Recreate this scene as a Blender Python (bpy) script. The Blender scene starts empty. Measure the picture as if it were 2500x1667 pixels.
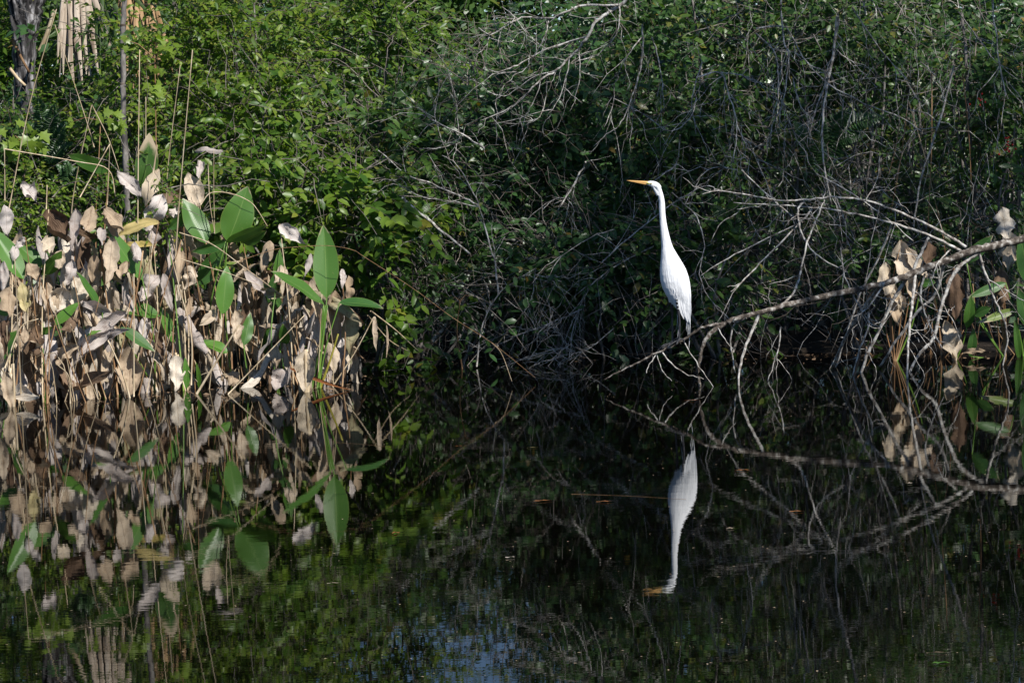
import bpy, math
import numpy as np
from mathutils import Vector, Matrix

rng = np.random.default_rng(7)
S = bpy.context.scene
COL = S.collection
R = math.radians

# ------------------------------------------------------------------ camera, sky, sun, exposure
F_PX = 7519.0; CAM_H = 1.74; PITCH = math.atan(527.5 / F_PX); ROLL = R(2.2)
CAM = np.array([0.0, 0.0, CAM_H])
FWD = np.array([0, math.cos(PITCH), -math.sin(PITCH)])
U0 = np.array([0, math.sin(PITCH), math.cos(PITCH)]); R0 = np.array([1.0, 0, 0])
RIGHT = math.cos(ROLL) * R0 - math.sin(ROLL) * U0
UP = math.sin(ROLL) * R0 + math.cos(ROLL) * U0
cam_d = bpy.data.cameras.new('camera'); cam = bpy.data.objects.new('camera', cam_d); COL.objects.link(cam)
cam_d.sensor_width = 36; cam_d.lens = F_PX / 2500 * 36; cam_d.clip_start = 0.1; cam_d.clip_end = 2000
M = Matrix.Identity(4)
for i in range(3):
    M[i][0] = RIGHT[i]; M[i][1] = UP[i]; M[i][2] = -FWD[i]; M[i][3] = CAM[i]
cam.matrix_world = M
S.camera = cam

SUN_EL, SUN_AZ = R(44), R(38)          # azimuth measured to the right of straight-behind-the-camera
SUN = np.array([math.sin(SUN_AZ) * math.cos(SUN_EL), -math.cos(SUN_AZ) * math.cos(SUN_EL), math.sin(SUN_EL)])
W = bpy.data.worlds.new('World'); S.world = W; W.use_nodes = True
wn = W.node_tree; bg = wn.nodes['Background']
sky = wn.nodes.new('ShaderNodeTexSky'); sky.sky_type = 'NISHITA'; sky.sun_disc = False
sky.sun_elevation = SUN_EL; sky.sun_rotation = math.pi - SUN_AZ
wn.links.new(sky.outputs[0], bg.inputs[0]); bg.inputs[1].default_value = 0.075
sky.dust_density = 0.0; sky.ozone_density = 4.0; sky.altitude = 2500
sd = bpy.data.lights.new('sun', 'SUN'); sd.energy = 4.6; sd.angle = R(0.53); sd.color = (1.0, 0.965, 0.91)
so = bpy.data.objects.new('sun', sd); COL.objects.link(so)
so.rotation_euler = Vector(SUN).to_track_quat('Z', 'Y').to_euler()
S.view_settings.view_transform = 'Standard'; S.view_settings.look = 'None'
S.view_settings.exposure = 0.5; S.view_settings.gamma = 1; S.view_settings.use_curve_mapping = False
S.render.engine = 'CYCLES'
cy = S.cycles
cy.max_bounces = 6; cy.diffuse_bounces = 3; cy.glossy_bounces = 3; cy.transmission_bounces = 3; cy.transparent_max_bounces = 4
cy.caustics_reflective = False; cy.caustics_refractive = False
cy.use_denoising = True; cy.sample_clamp_indirect = 4


def ray(px, py):
    return FWD + (px - 1250) / F_PX * RIGHT - (py - 833.5) / F_PX * UP
def at(px, py, Y):
    d = ray(px, py); return CAM + d * (Y / d[1])
def wat(px, py):
    d = ray(px, py); return CAM + d * (-CAM_H / d[2])
def pxm(Y): return Y / F_PX            # metres per photo pixel at depth Y
def proj(P):
    P = np.atleast_2d(P) - CAM
    z = P @ FWD
    return np.stack([1250 + P @ RIGHT / z * F_PX, 833.5 - P @ UP / z * F_PX], 1)
def nrm(v):
    v = np.asarray(v, float); return v / (np.linalg.norm(v, axis=-1, keepdims=True) + 1e-12)
BANK_X = [-6, -3.6, -1.6, -0.9, -0.3, 0.8, 1.8, 3.0, 6]; BANK_Y = [22.0, 22.0, 22.5, 23.1, 23.3, 23.2, 22.5, 22.1, 20.5]
def bank(x): return np.interp(x, BANK_X, BANK_Y)
def ground_z(x, y):
    x = np.asarray(x, float); y = np.asarray(y, float)
    d = y - bank(x)
    z = np.interp(d, [-4, -0.6, 0, 0.5, 3, 12, 60, 400], [-0.9, -0.16, -0.01, 0.12, 0.3, 0.5, 0.8, 1.5])
    side = np.interp(np.minimum(np.abs(x - (-4)) - 11.5, 400), [0, 2, 60], [-9, 0.15, 0.8])      # banks of the pond left and right
    near = np.interp(2.0 - y, [0, 1.5, 60], [-9, 0.15, 0.8])
    return np.maximum(np.maximum(z, side), near)

# ------------------------------------------------------------------ mesh helpers
class MB:
    def __init__(s): s.v = []; s.q = []; s.t = []; s.n = 0; s.qm = []; s.tm = []; s.uv = []
    def add(s, v, quads=None, tris=None, mat=0):
        v = np.asarray(v, float).reshape(-1, 3)
        if quads is not None and len(quads): s.q.append(np.asarray(quads).reshape(-1, 4) + s.n); s.qm.append(np.full(len(s.q[-1]), mat))
        if tris is not None and len(tris): s.t.append(np.asarray(tris).reshape(-1, 3) + s.n); s.tm.append(np.full(len(s.t[-1]), mat))
        s.v.append(v); s.n += len(v); return s
    def mesh(s, name, mats, origin=(0, 0, 0), smooth=True, uv=None):
        v = np.concatenate(s.v) - np.asarray(origin, float)
        q = np.concatenate(s.q) if s.q else np.zeros((0, 4), int)
        t = np.concatenate(s.t) if s.t else np.zeros((0, 3), int)
        me = bpy.data.meshes.new(name)
        me.vertices.add(len(v)); me.vertices.foreach_set('co', v.astype(np.float32).ravel())
        loops = np.concatenate([q.ravel(), t.ravel()]).astype(np.int32)
        me.loops.add(len(loops)); me.loops.foreach_set('vertex_index', loops)
        npoly = len(q) + len(t); me.polygons.add(npoly)
        ls = np.concatenate([np.arange(len(q)) * 4, len(q) * 4 + np.arange(len(t)) * 3]).astype(np.int32)
        me.polygons.foreach_set('loop_start', ls)
        mi = np.concatenate((s.qm or [np.zeros(0)]) + (s.tm or [np.zeros(0)])).astype(np.int32)
        for m in (mats if isinstance(mats, (list, tuple)) else [mats]): me.materials.append(m)
        me.update(calc_edges=True)
        me.polygons.foreach_set('material_index', mi)
        me.polygons.foreach_set('use_smooth', np.full(npoly, smooth))
        if uv is not None:
            l = me.uv_layers.new(name='UVMap'); l.data.foreach_set('uv', np.asarray(uv)[loops].astype(np.float32).ravel())
        return me
    def obj(s, name, mats, parent=None, smooth=True, uv=None, origin=None):
        o0 = origin if origin is not None else (parent.location if parent else (0, 0, 0))
        o = bpy.data.objects.new(name, s.mesh(name, mats, o0, smooth, uv)); COL.objects.link(o)
        if parent: o.parent = parent
        else: o.location = o0
        return o

def tag(o, label=None, cat=None, group=None, kind=None):
    if label: o['label'] = label
    if cat: o['category'] = cat
    if group: o['group'] = group
    if kind: o['kind'] = kind
    return o
def thing(name, label, cat, loc=(0, 0, 0), group=None):
    o = bpy.data.objects.new(name, None); COL.objects.link(o); o.location = loc; o.empty_display_size = .1
    return tag(o, label, cat, group)
def stuff(o): o['kind'] = 'stuff'; return o

def catmull(P, n=6):
    P = np.asarray(P, float)
    if len(P) < 3: return np.linspace(P[0], P[-1], n + 1)
    Q = np.vstack([2 * P[0] - P[1], P, 2 * P[-1] - P[-2]]); out = []
    for i in range(1, len(Q) - 2):
        p0, p1, p2, p3 = Q[i - 1:i + 3]
        for t in np.arange(n) / n:
            out.append(.5 * (2 * p1 + (p2 - p0) * t + (2 * p0 - 5 * p1 + 4 * p2 - p3) * t * t + (3 * p1 - p0 - 3 * p2 + p3) * t ** 3))
    out.append(P[-1]); return np.array(out)

def tubes(mb, paths, radii, sides=5, mat=0, cap=True):
    """paths (n,K,3), radii (n,K): many tubes of equal point count at once"""
    P = np.asarray(paths, float); r = np.asarray(radii, float)
    if P.ndim == 2: P = P[None]; r = r[None]
    n, K, _ = P.shape
    T = nrm(np.gradient(P, axis=1))
    ref = np.where(np.abs(T[:, :1, 2:3]) > .9, np.array([1., 0, 0]), np.array([0, 0, 1.]))
    ref = np.broadcast_to(ref, T.shape)
    A = nrm(np.cross(T, ref)); B = np.cross(T, A)
    an = np.arange(sides) / sides * 2 * math.pi
    V = P[:, :, None] + r[:, :, None, None] * (A[:, :, None] * np.cos(an)[:, None] + B[:, :, None] * np.sin(an)[:, None])
    idx = np.arange(n * K * sides).reshape(n, K, sides)
    a = idx[:, :-1]; b = idx[:, 1:]
    q = np.stack([a, np.roll(a, -1, 2), np.roll(b, -1, 2), b], -1).reshape(-1, 4)
    tr = None
    if cap and sides >= 3:
        tr = np.concatenate([np.stack([idx[:, e, 0], idx[:, e, k], idx[:, e, k + 1]], -1) for e in (0, -1) for k in range(1, sides - 1)])
    mb.add(V, q, tr, mat)

def rough_tube(mb, path, r0, r1, sides=8, rn=.12, kink=0.0, mat=0, n=5, flare=0):
    p = catmull(path, n); K = len(p)
    L = np.linalg.norm(p[-1] - p[0])
    if kink: p = p + np.where(np.arange(K)[:, None] % 2, 1, -1) * rng.normal(0, kink, (K, 3)) * np.minimum(1, np.arange(K) / 2)[:, None]
    r = np.interp(np.linspace(0, 1, K), [0, 1], [r0, r1]) * (1 + rng.normal(0, rn, K))
    if flare: r[0] *= 1 + flare
    tubes(mb, p, r, sides, mat)

TPL_V = np.array([[0, 0, 0], [-.42, .28, .1], [0, .28, 0], [.42, .28, .1], [-.38, .66, .09], [0, .66, .0], [.38, .66, .09], [0, 1, -.06]])
TPL_Q = np.array([[1, 2, 5, 4], [2, 3, 6, 5]]); TPL_T = np.array([[0, 2, 1], [0, 3, 2], [4, 5, 7], [5, 6, 7]])
TPS_V = np.array([[0, 0, 0], [-.45, .45, .08], [.45, .45, .08], [0, 1, -.04]]); TPS_T = np.array([[0, 2, 1], [1, 2, 3]])
def leaves(mb, base, axis, nor, L, Wd, simple=False, curl=None, mat=0):
    base = np.asarray(base, float); n = len(base)
    if not n: return
    a = nrm(axis); nn = nrm(nor - a * np.sum(a * nor, 1, keepdims=True)); s = np.cross(a, nn)
    tv = TPS_V if simple else TPL_V
    c = rng.uniform(-.35, .1, n) if curl is None else curl
    V = base[:, None] + s[:, None] * (tv[None, :, :1] * Wd[:, None, None]) + a[:, None] * (tv[None, :, 1:2] * L[:, None, None]) \
        + nn[:, None] * (tv[None, :, 2:3] * Wd[:, None, None] + (c * L)[:, None, None] * (tv[None, :, 1:2] ** 2))
    k = len(tv); off = (np.arange(n) * k)[:, None, None]
    if simple: mb.add(V, None, (TPS_T[None] + off).reshape(-1, 3), mat)
    else: mb.add(V, (TPL_Q[None] + off).reshape(-1, 4), (TPL_T[None] + off).reshape(-1, 3), mat)

# ------------------------------------------------------------------ materials
def mat(name):
    m = bpy.data.materials.new(name); m.use_nodes = True; nt = m.node_tree
    return m, nt, nt.nodes['Principled BSDF'], nt.nodes['Material Output']
def ramp(nt, fac, cols, interp='LINEAR'):
    r = nt.nodes.new('ShaderNodeValToRGB'); r.color_ramp.interpolation = interp
    e = r.color_ramp.elements
    while len(e) < len(cols): e.new(.5)
    for el, (p, c) in zip(e, cols): el.position = p; el.color = (*c, 1)
    nt.links.new(fac, r.inputs[0]); return r.outputs[0]
def noise(nt, scale, detail=3, rough=.55, vec=None, stretch=None, dist=0):
    n = nt.nodes.new('ShaderNodeTexNoise'); n.inputs['Scale'].default_value = scale
    n.inputs['Detail'].default_value = detail; n.inputs['Roughness'].default_value = rough; n.inputs['Distortion'].default_value = dist
    if vec is None:
        t = nt.nodes.new('ShaderNodeTexCoord'); vec = t.outputs['Object']
    if stretch:
        mp = nt.nodes.new('ShaderNodeMapping'); mp.inputs['Scale'].default_value = stretch; nt.links.new(vec, mp.inputs[0]); vec = mp.outputs[0]
    nt.links.new(vec, n.inputs['Vector']); return n.outputs['Fac']
def mixc(nt, fac, a, b, mode='MIX'):
    m = nt.nodes.new('ShaderNodeMix'); m.data_type = 'RGBA'; m.blend_type = mode
    for sock, v in ((m.inputs[0], fac), (m.inputs[6], a), (m.inputs[7], b)):
        if isinstance(v, (int, float)): sock.default_value = v
        elif isinstance(v, tuple): sock.default_value = (*v, 1)
        else: nt.links.new(v, sock)
    return m.outputs[2]
def math_(nt, op, a, b=None):
    m = nt.nodes.new('ShaderNodeMath'); m.operation = op
    for i, v in enumerate((a, b)):
        if v is None: continue
        if isinstance(v, (int, float)): m.inputs[i].default_value = v
        else: nt.links.new(v, m.inputs[i])
    return m.outputs[0]
def bump(nt, bs, h, st=.3, dist=.01):
    b = nt.nodes.new('ShaderNodeBump'); b.inputs['Strength'].default_value = st; b.inputs['Distance'].default_value = dist
    nt.links.new(h, b.inputs['Height']); nt.links.new(b.outputs[0], bs.inputs['Normal']); return b.outputs[0]
def translucent(nt, bs, out, col, fac):
    t = nt.nodes.new('ShaderNodeBsdfTranslucent'); mx = nt.nodes.new('ShaderNodeMixShader'); mx.inputs[0].default_value = fac
    nt.links.new(col, t.inputs[0]); nt.links.new(bs.outputs[0], mx.inputs[1]); nt.links.new(t.outputs[0], mx.inputs[2]); nt.links.new(mx.outputs[0], out.inputs[0])

def leaf_mat(name, cols, rough=.38, tr=.28, spec=.5):
    m, nt, bs, out = mat(name)
    g = nt.nodes.new('ShaderNodeNewGeometry')
    c = ramp(nt, g.outputs['Random Per Island'], cols)
    nz = noise(nt, 1.3, 2)
    c = mixc(nt, math_(nt, 'MULTIPLY', nz, .5), c, (.03, .06, .02))
    nt.links.new(c, bs.inputs['Base Color']); bs.inputs['Roughness'].default_value = rough; bs.inputs['Specular IOR Level'].default_value = spec
    tc = mixc(nt, 1.0, c, (1.5, 1.7, .6), 'MULTIPLY')
    translucent(nt, bs, out, tc, tr); return m
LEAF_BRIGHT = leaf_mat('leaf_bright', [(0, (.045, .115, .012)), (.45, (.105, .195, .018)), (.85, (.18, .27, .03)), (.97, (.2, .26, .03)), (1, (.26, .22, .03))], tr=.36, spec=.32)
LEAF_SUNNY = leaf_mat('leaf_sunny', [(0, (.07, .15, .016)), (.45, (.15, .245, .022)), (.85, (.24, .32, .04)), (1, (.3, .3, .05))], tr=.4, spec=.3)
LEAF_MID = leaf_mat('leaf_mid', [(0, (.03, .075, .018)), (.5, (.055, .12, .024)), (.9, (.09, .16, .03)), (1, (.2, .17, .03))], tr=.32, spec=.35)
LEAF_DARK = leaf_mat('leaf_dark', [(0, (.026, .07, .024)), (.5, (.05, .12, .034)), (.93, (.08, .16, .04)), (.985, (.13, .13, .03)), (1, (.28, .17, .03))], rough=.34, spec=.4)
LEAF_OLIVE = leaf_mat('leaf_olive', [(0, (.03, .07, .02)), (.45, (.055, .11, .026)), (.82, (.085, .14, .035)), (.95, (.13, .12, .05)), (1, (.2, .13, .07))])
LEAF_LIME = leaf_mat('leaf_lime', [(0, (.17, .26, .03)), (.6, (.24, .34, .04)), (1, (.32, .36, .06))], tr=.4)
LEAF_FERN = leaf_mat('leaf_fern', [(0, (.03, .08, .025)), (1, (.06, .13, .035))])
LEAF_PALM = leaf_mat('leaf_palm', [(0, (.05, .10, .03)), (1, (.10, .16, .05))])

def plain(name, cols, scale, stretch=None, rough=.8, bst=.4, bd=.004, detail=4, spec=.3, coord='Object', rnd=0.0):
    m, nt, bs, out = mat(name)
    nz = noise(nt, scale, detail, .6, None, stretch)
    c = ramp(nt, nz, cols)
    if rnd:
        oi = nt.nodes.new('ShaderNodeObjectInfo')
        v = math_(nt, 'ADD', math_(nt, 'MULTIPLY', oi.outputs['Random'], rnd), 1 - rnd / 2)
        hs = nt.nodes.new('ShaderNodeHueSaturation'); nt.links.new(c, hs.inputs['Color']); nt.links.new(v, hs.inputs['Value']); c = hs.outputs[0]
    nt.links.new(c, bs.inputs['Base Color']); bs.inputs['Roughness'].default_value = rough; bs.inputs['Specular IOR Level'].default_value = spec
    if bst: bump(nt, bs, nz, bst, bd)
    return m
BARK_PALE = plain('bark_pale', [(.33, (.11, .09, .075)), (.46, (.28, .25, .22)), (.55, (.44, .42, .385)), (.7, (.62, .6, .56))], 34, (1, 1, 1), .85, .6, .004)
BARK_LIMB = plain('bark_limb', [(.38, (.03, .023, .018)), (.52, (.105, .085, .068)), (.6, (.27, .245, .215)), (.72, (.52, .5, .46))], 26, (1, 1, 1), .85, .7, .006)
TWIG_GREY = plain('twig_grey', [(.3, (.09, .075, .06)), (.6, (.24, .21, .18)), (.75, (.40, .37, .33))], 18, None, .8, .2, .002)
TWIG_DARK = plain('twig_dark', [(.3, (.05, .038, .03)), (.6, (.12, .095, .075)), (.75, (.22, .19, .16))], 14, None, .85, .2, .002)
TWIG_TAN = plain('twig_tan', [(.3, (.22, .16, .09)), (.55, (.42, .33, .21)), (.75, (.55, .46, .33))], 16, None, .75, .2, .002)
REED_TAN = plain('reed_tan', [(.3, (.26, .18, .10)), (.5, (.45, .35, .22)), (.7, (.60, .50, .36))], 30, (1, 1, .12), .65, .2, .002, rnd=.5)
STALK_BROWN = plain('stalk_brown', [(.3, (.11, .055, .025)), (.5, (.25, .14, .065)), (.7, (.42, .28, .16))], 22, (1, 1, .15), .7, .3, .003, rnd=.5)
STALK_GREEN = plain('stalk_green', [(.3, (.06, .13, .02)), (.55, (.11, .21, .03)), (.75, (.2, .28, .05))], 24, (1, 1, .1), .4, .2, .002)
STALK_YELLOW = plain('stalk_yellow', [(.3, (.18, .17, .02)), (.6, (.3, .26, .04))], 24, (1, 1, .1), .5, .2, .002)
PALM_BARK = plain('palm_bark', [(.42, (.015, .013, .013)), (.53, (.07, .066, .066)), (.62, (.24, .23, .23)), (.74, (.48, .46, .46))], 22, (1, 1, .14), .9, 1, .02, 6)
FROND_DEAD = plain('frond_dead', [(.3, (.22, .16, .11)), (.5, (.42, .34, .26)), (.7, (.56, .48, .39))], 30, (1, 1, .08), .8, .3, .004, rnd=.3)
FROND_ORANGE = plain('frond_orange', [(.3, (.25, .14, .06)), (.6, (.46, .3, .16))], 30, (1, 1, .08), .8, .3, .004)
TRUNK_GREY = plain('trunk_grey', [(.35, (.06, .055, .052)), (.5, (.15, .135, .125)), (.62, (.24, .22, .2)), (.75, (.42, .4, .37))], 16, (1, 1, .5), .9, .6, .008)
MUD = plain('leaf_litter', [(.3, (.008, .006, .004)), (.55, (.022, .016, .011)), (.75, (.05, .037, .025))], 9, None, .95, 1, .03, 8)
BERRY = plain('berry_red', [(.3, (.42, .008, .006)), (.7, (.6, .03, .015))], 40, None, .3, 0)

def dead_mat(name, c0, c1, c2, blot=(.16, .10, .06)):
    m, nt, bs, out = mat(name)
    tc = nt.nodes.new('ShaderNodeTexCoord'); uv = tc.outputs['UV']; sp = nt.nodes.new('ShaderNodeSeparateXYZ'); nt.links.new(uv, sp.inputs[0])
    oi = nt.nodes.new('ShaderNodeObjectInfo')
    base = ramp(nt, oi.outputs['Random'], [(0, c0), (.5, c1), (1, c2)])
    w = nt.nodes.new('ShaderNodeTexWave'); w.wave_type = 'BANDS'; w.bands_direction = 'X'; w.inputs['Scale'].default_value = 5; w.inputs['Distortion'].default_value = 1.5; w.inputs['Detail'].default_value = 2
    mp = nt.nodes.new('ShaderNodeMapping'); mp.inputs['Rotation'].default_value = (0, 0, R(28)); mp.inputs['Scale'].default_value = (1.3, .7, 1); nt.links.new(uv, mp.inputs[0])
    # mirrored lateral veins: |u-.5|
    au = math_(nt, 'ABSOLUTE', math_(nt, 'SUBTRACT', sp.outputs[0], .5))
    cb = nt.nodes.new('ShaderNodeCombineXYZ'); nt.links.new(au, cb.inputs[0]); nt.links.new(sp.outputs[1], cb.inputs[1]); nt.links.new(cb.outputs[0], mp.inputs[0])
    nt.links.new(mp.outputs[0], w.inputs['Vector'])
    n1 = noise(nt, 22, 5, .6); n2 = noise(nt, 70, 3, .6)
    c = mixc(nt, math_(nt, 'MULTIPLY', w.outputs['Fac'], .16), base, blot)
    bl = nt.nodes.new('ShaderNodeMapRange'); bl.inputs[1].default_value = .52; bl.inputs[2].default_value = .74; nt.links.new(n1, bl.inputs[0])
    c = mixc(nt, math_(nt, 'MULTIPLY', bl.outputs[0], .78), c, blot)
    rib = math_(nt, 'LESS_THAN', au, .022)
    c = mixc(nt, math_(nt, 'MULTIPLY', rib, .45), c, blot)
    nt.links.new(c, bs.inputs['Base Color']); bs.inputs['Roughness'].default_value = .75; bs.inputs['Specular IOR Level'].default_value = .25
    h = math_(nt, 'ADD', math_(nt, 'MULTIPLY', w.outputs['Fac'], .5), math_(nt, 'ADD', n1, math_(nt, 'MULTIPLY', n2, .4)))
    bump(nt, bs, h, .6, .006)
    translucent(nt, bs, out, c, .14); return m
DEAD = {'tan': dead_mat('dead_leaf_tan', (.43, .32, .21), (.56, .445, .315), (.67, .56, .43)),
        'lav': dead_mat('dead_leaf_grey', (.47, .41, .37), (.59, .52, .47), (.70, .63, .58), (.24, .17, .14)),
        'cream': dead_mat('dead_leaf_cream', (.58, .48, .35), (.69, .59, .46), (.75, .67, .56), (.32, .24, .16)),
        'brown': dead_mat('dead_leaf_brown', (.13, .08, .05), (.22, .145, .09), (.3, .2, .13), (.06, .035, .02)),
        'yel': dead_mat('dead_leaf_yellow', (.5, .38, .12), (.58, .47, .22), (.6, .52, .34), (.22, .2, .05)),
        'olive': dead_mat('dead_leaf_olive', (.33, .31, .17), (.38, .34, .2), (.42, .37, .24), (.2, .13, .07)),
        'rust': dead_mat('dead_leaf_rust', (.32, .12, .04), (.36, .15, .05), (.4, .18, .07), (.12, .04, .02))}
def green_mat(name, ca, cb, brown=0.0):
    m, nt, bs, out = mat(name)
    tc = nt.nodes.new('ShaderNodeTexCoord'); uv = tc.outputs['UV']; sp = nt.nodes.new('ShaderNodeSeparateXYZ'); nt.links.new(uv, sp.inputs[0])
    oi = nt.nodes.new('ShaderNodeObjectInfo')
    base = ramp(nt, oi.outputs['Random'], [(0, ca), (1, cb)])
    au = math_(nt, 'ABSOLUTE', math_(nt, 'SUBTRACT', sp.outputs[0], .5))
    cbn = nt.nodes.new('ShaderNodeCombineXYZ'); nt.links.new(au, cbn.inputs[0]); nt.links.new(sp.outputs[1], cbn.inputs[1])
    mp = nt.nodes.new('ShaderNodeMapping'); mp.inputs['Rotation'].default_value = (0, 0, R(-62)); mp.inputs['Scale'].default_value = (1.3, 1, 1); nt.links.new(cbn.outputs[0], mp.inputs[0])
    w = nt.nodes.new('ShaderNodeTexWave'); w.bands_direction = 'X'; w.inputs['Scale'].default_value = 9; w.inputs['Distortion'].default_value = .4
    nt.links.new(mp.outputs[0], w.inputs['Vector'])
    n1 = noise(nt, 12, 4, .6); n2 = noise(nt, 60, 2)
    c = mixc(nt, math_(nt, 'MULTIPLY', w.outputs['Fac'], .32), base, (.035, .09, .015))
    c = mixc(nt, math_(nt, 'MULTIPLY', n1, .35), c, (.10, .2, .03))
    rib = math_(nt, 'LESS_THAN', au, .018)
    c = mixc(nt, math_(nt, 'MULTIPLY', rib, .5), c, (.2, .3, .08))
    spot = nt.nodes.new('ShaderNodeMapRange'); spot.inputs[1].default_value = .68; spot.inputs[2].default_value = .74; nt.links.new(n2, spot.inputs[0])
    c = mixc(nt, math_(nt, 'MULTIPLY', spot.outputs[0], .35), c, (.25, .27, .09))
    edge = nt.nodes.new('ShaderNodeMapRange'); edge.inputs[1].default_value = .46; edge.inputs[2].default_value = .5; nt.links.new(au, edge.inputs[0])
    c = mixc(nt, math_(nt, 'MULTIPLY', edge.outputs[0], .5), c, (.2, .24, .05))
    if brown:
        k = nt.nodes.new('ShaderNodeMapRange'); k.inputs[1].default_value = .0; k.inputs[2].default_value = .16
        e = math_(nt, 'ADD', math_(nt, 'SUBTRACT', sp.outputs[1], 1 - brown), math_(nt, 'ADD', math_(nt, 'MULTIPLY', n1, .3), math_(nt, 'MULTIPLY', au, .45)))
        e = math_(nt, 'SUBTRACT', e, .22)
        nt.links.new(e, k.inputs[0]); c = mixc(nt, k.outputs[0], c, (.5, .4, .27))
    nt.links.new(c, bs.inputs['Base Color']); bs.inputs['Roughness'].default_value = .36; bs.inputs['Specular IOR Level'].default_value = .5
    bump(nt, bs, w.outputs['Fac'], .15, .002)
    translucent(nt, bs, out, mixc(nt, 1.0, c, (1.3, 1.5, .5), 'MULTIPLY'), .25); return m
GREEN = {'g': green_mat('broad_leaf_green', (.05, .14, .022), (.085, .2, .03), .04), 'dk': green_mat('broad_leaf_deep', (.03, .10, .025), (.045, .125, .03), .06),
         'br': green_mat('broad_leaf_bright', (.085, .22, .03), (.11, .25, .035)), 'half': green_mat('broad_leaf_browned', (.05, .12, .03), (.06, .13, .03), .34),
         'yg': green_mat('broad_leaf_yellowing', (.16, .22, .035), (.2, .25, .05), .25)}

# water: dark tea-coloured pond, slightly rippled
WATER, nt, bs, out = mat('pond_water')
nt.nodes.remove(bs)      # tea-black body, mirror on top weighted by Fresnel with its colour greyed to dim the reflections
bs = nt.nodes.new('ShaderNodeBsdfGlossy'); bs.inputs['Color'].default_value = (.80, .80, .79, 1); bs.inputs['Roughness'].default_value = 0
df = nt.nodes.new('ShaderNodeBsdfDiffuse'); df.inputs['Color'].default_value = (.0012, .0009, .0006, 1)
fr = nt.nodes.new('ShaderNodeFresnel'); fr.inputs['IOR'].default_value = 1.333; mx = nt.nodes.new('ShaderNodeMixShader')
nt.links.new(fr.outputs[0], mx.inputs[0]); nt.links.new(df.outputs[0], mx.inputs[1]); nt.links.new(bs.outputs[0], mx.inputs[2]); nt.links.new(mx.outputs[0], out.inputs[0])
n1 = noise(nt, 1.0, 3, .5, None, (2.2, 5.5, 1)); n2 = noise(nt, 1.0, 2, .5, None, (9, 30, 1))
# gusts: ripples grow where a little breeze touches the surface
n3 = noise(nt, .55, 2, .5)
gm = nt.nodes.new('ShaderNodeMapRange'); gm.inputs[1].default_value = .35; gm.inputs[2].default_value = .7; gm.inputs[3].default_value = .35; nt.links.new(n3, gm.inputs[0])
h = math_(nt, 'ADD', math_(nt, 'MULTIPLY', n1, .00036), math_(nt, 'MULTIPLY', n2, .00009))
h = math_(nt, 'MULTIPLY', h, gm.outputs[0])
bump(nt, bs, h, 1.0, 1.0)

# egret
EGRET, nt, bs, out = mat('egret_white')
nz = noise(nt, 60, 4, .6, None, (1, 1, .22))
c = ramp(nt, nz, [(.3, (.76, .77, .79)), (.6, (.86, .86, .87))]); nt.links.new(c, bs.inputs['Base Color']); bs.inputs['Roughness'].default_value = .8
bs.inputs['Specular IOR Level'].default_value = .15; bump(nt, bs, nz, .6, .010)
bs.inputs['Subsurface Weight'].default_value = .0
LEG = plain('egret_leg', [(.4, (.014, .014, .017)), (.7, (.05, .05, .056))], 60, (1, 1, .6), .5, .4, .002)
BILL = plain('egret_bill', [(.3, (.64, .35, .11)), (.7, (.74, .45, .18))], 30, (.3, 1, 1), .4, .1, .001)
LORE = plain('egret_lore', [(.3, (.35, .36, .06)), (.7, (.5, .5, .12))], 60, None, .5, 0)
EYE_Y = plain('egret_iris', [(.3, (.7, .5, .05)), (.7, (.8, .6, .1))], 60, None, .15, 0)
EYE_B = plain('egret_pupil', [(.3, (.004, .004, .004)), (.7, (.006, .006, .006))], 60, None, .1, 0)

# ------------------------------------------------------------------ ground and water
xs = np.unique(np.concatenate([np.linspace(-400, -12, 18), np.linspace(-12, 12, 97), np.linspace(12, 400, 18)]))
ys = np.unique(np.concatenate([np.linspace(-60, 0, 8), np.linspace(0, 18, 20), np.linspace(18, 32, 90), np.linspace(32, 70, 20), np.linspace(70, 500, 14)]))
X, Yg = np.meshgrid(xs, ys); Z = ground_z(X, Yg)
fine = (np.abs(X) < 12) & (Yg > 18) & (Yg < 32)
Z = Z + np.where(fine, rng.normal(0, .018, X.shape), rng.normal(0, .03, X.shape))
idx = np.arange(X.size).reshape(X.shape)
q = np.stack([idx[:-1, :-1], idx[:-1, 1:], idx[1:, 1:], idx[1:, :-1]], -1).reshape(-1, 4)
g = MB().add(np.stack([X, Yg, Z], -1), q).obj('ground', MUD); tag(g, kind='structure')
wv = np.array([[-17, .2, 0], [9, .2, 0], [9, 24.2, 0], [-17, 24.2, 0]])
tag(MB().add(wv, [[0, 1, 2, 3]]).obj('water', WATER), kind='structure')

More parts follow.
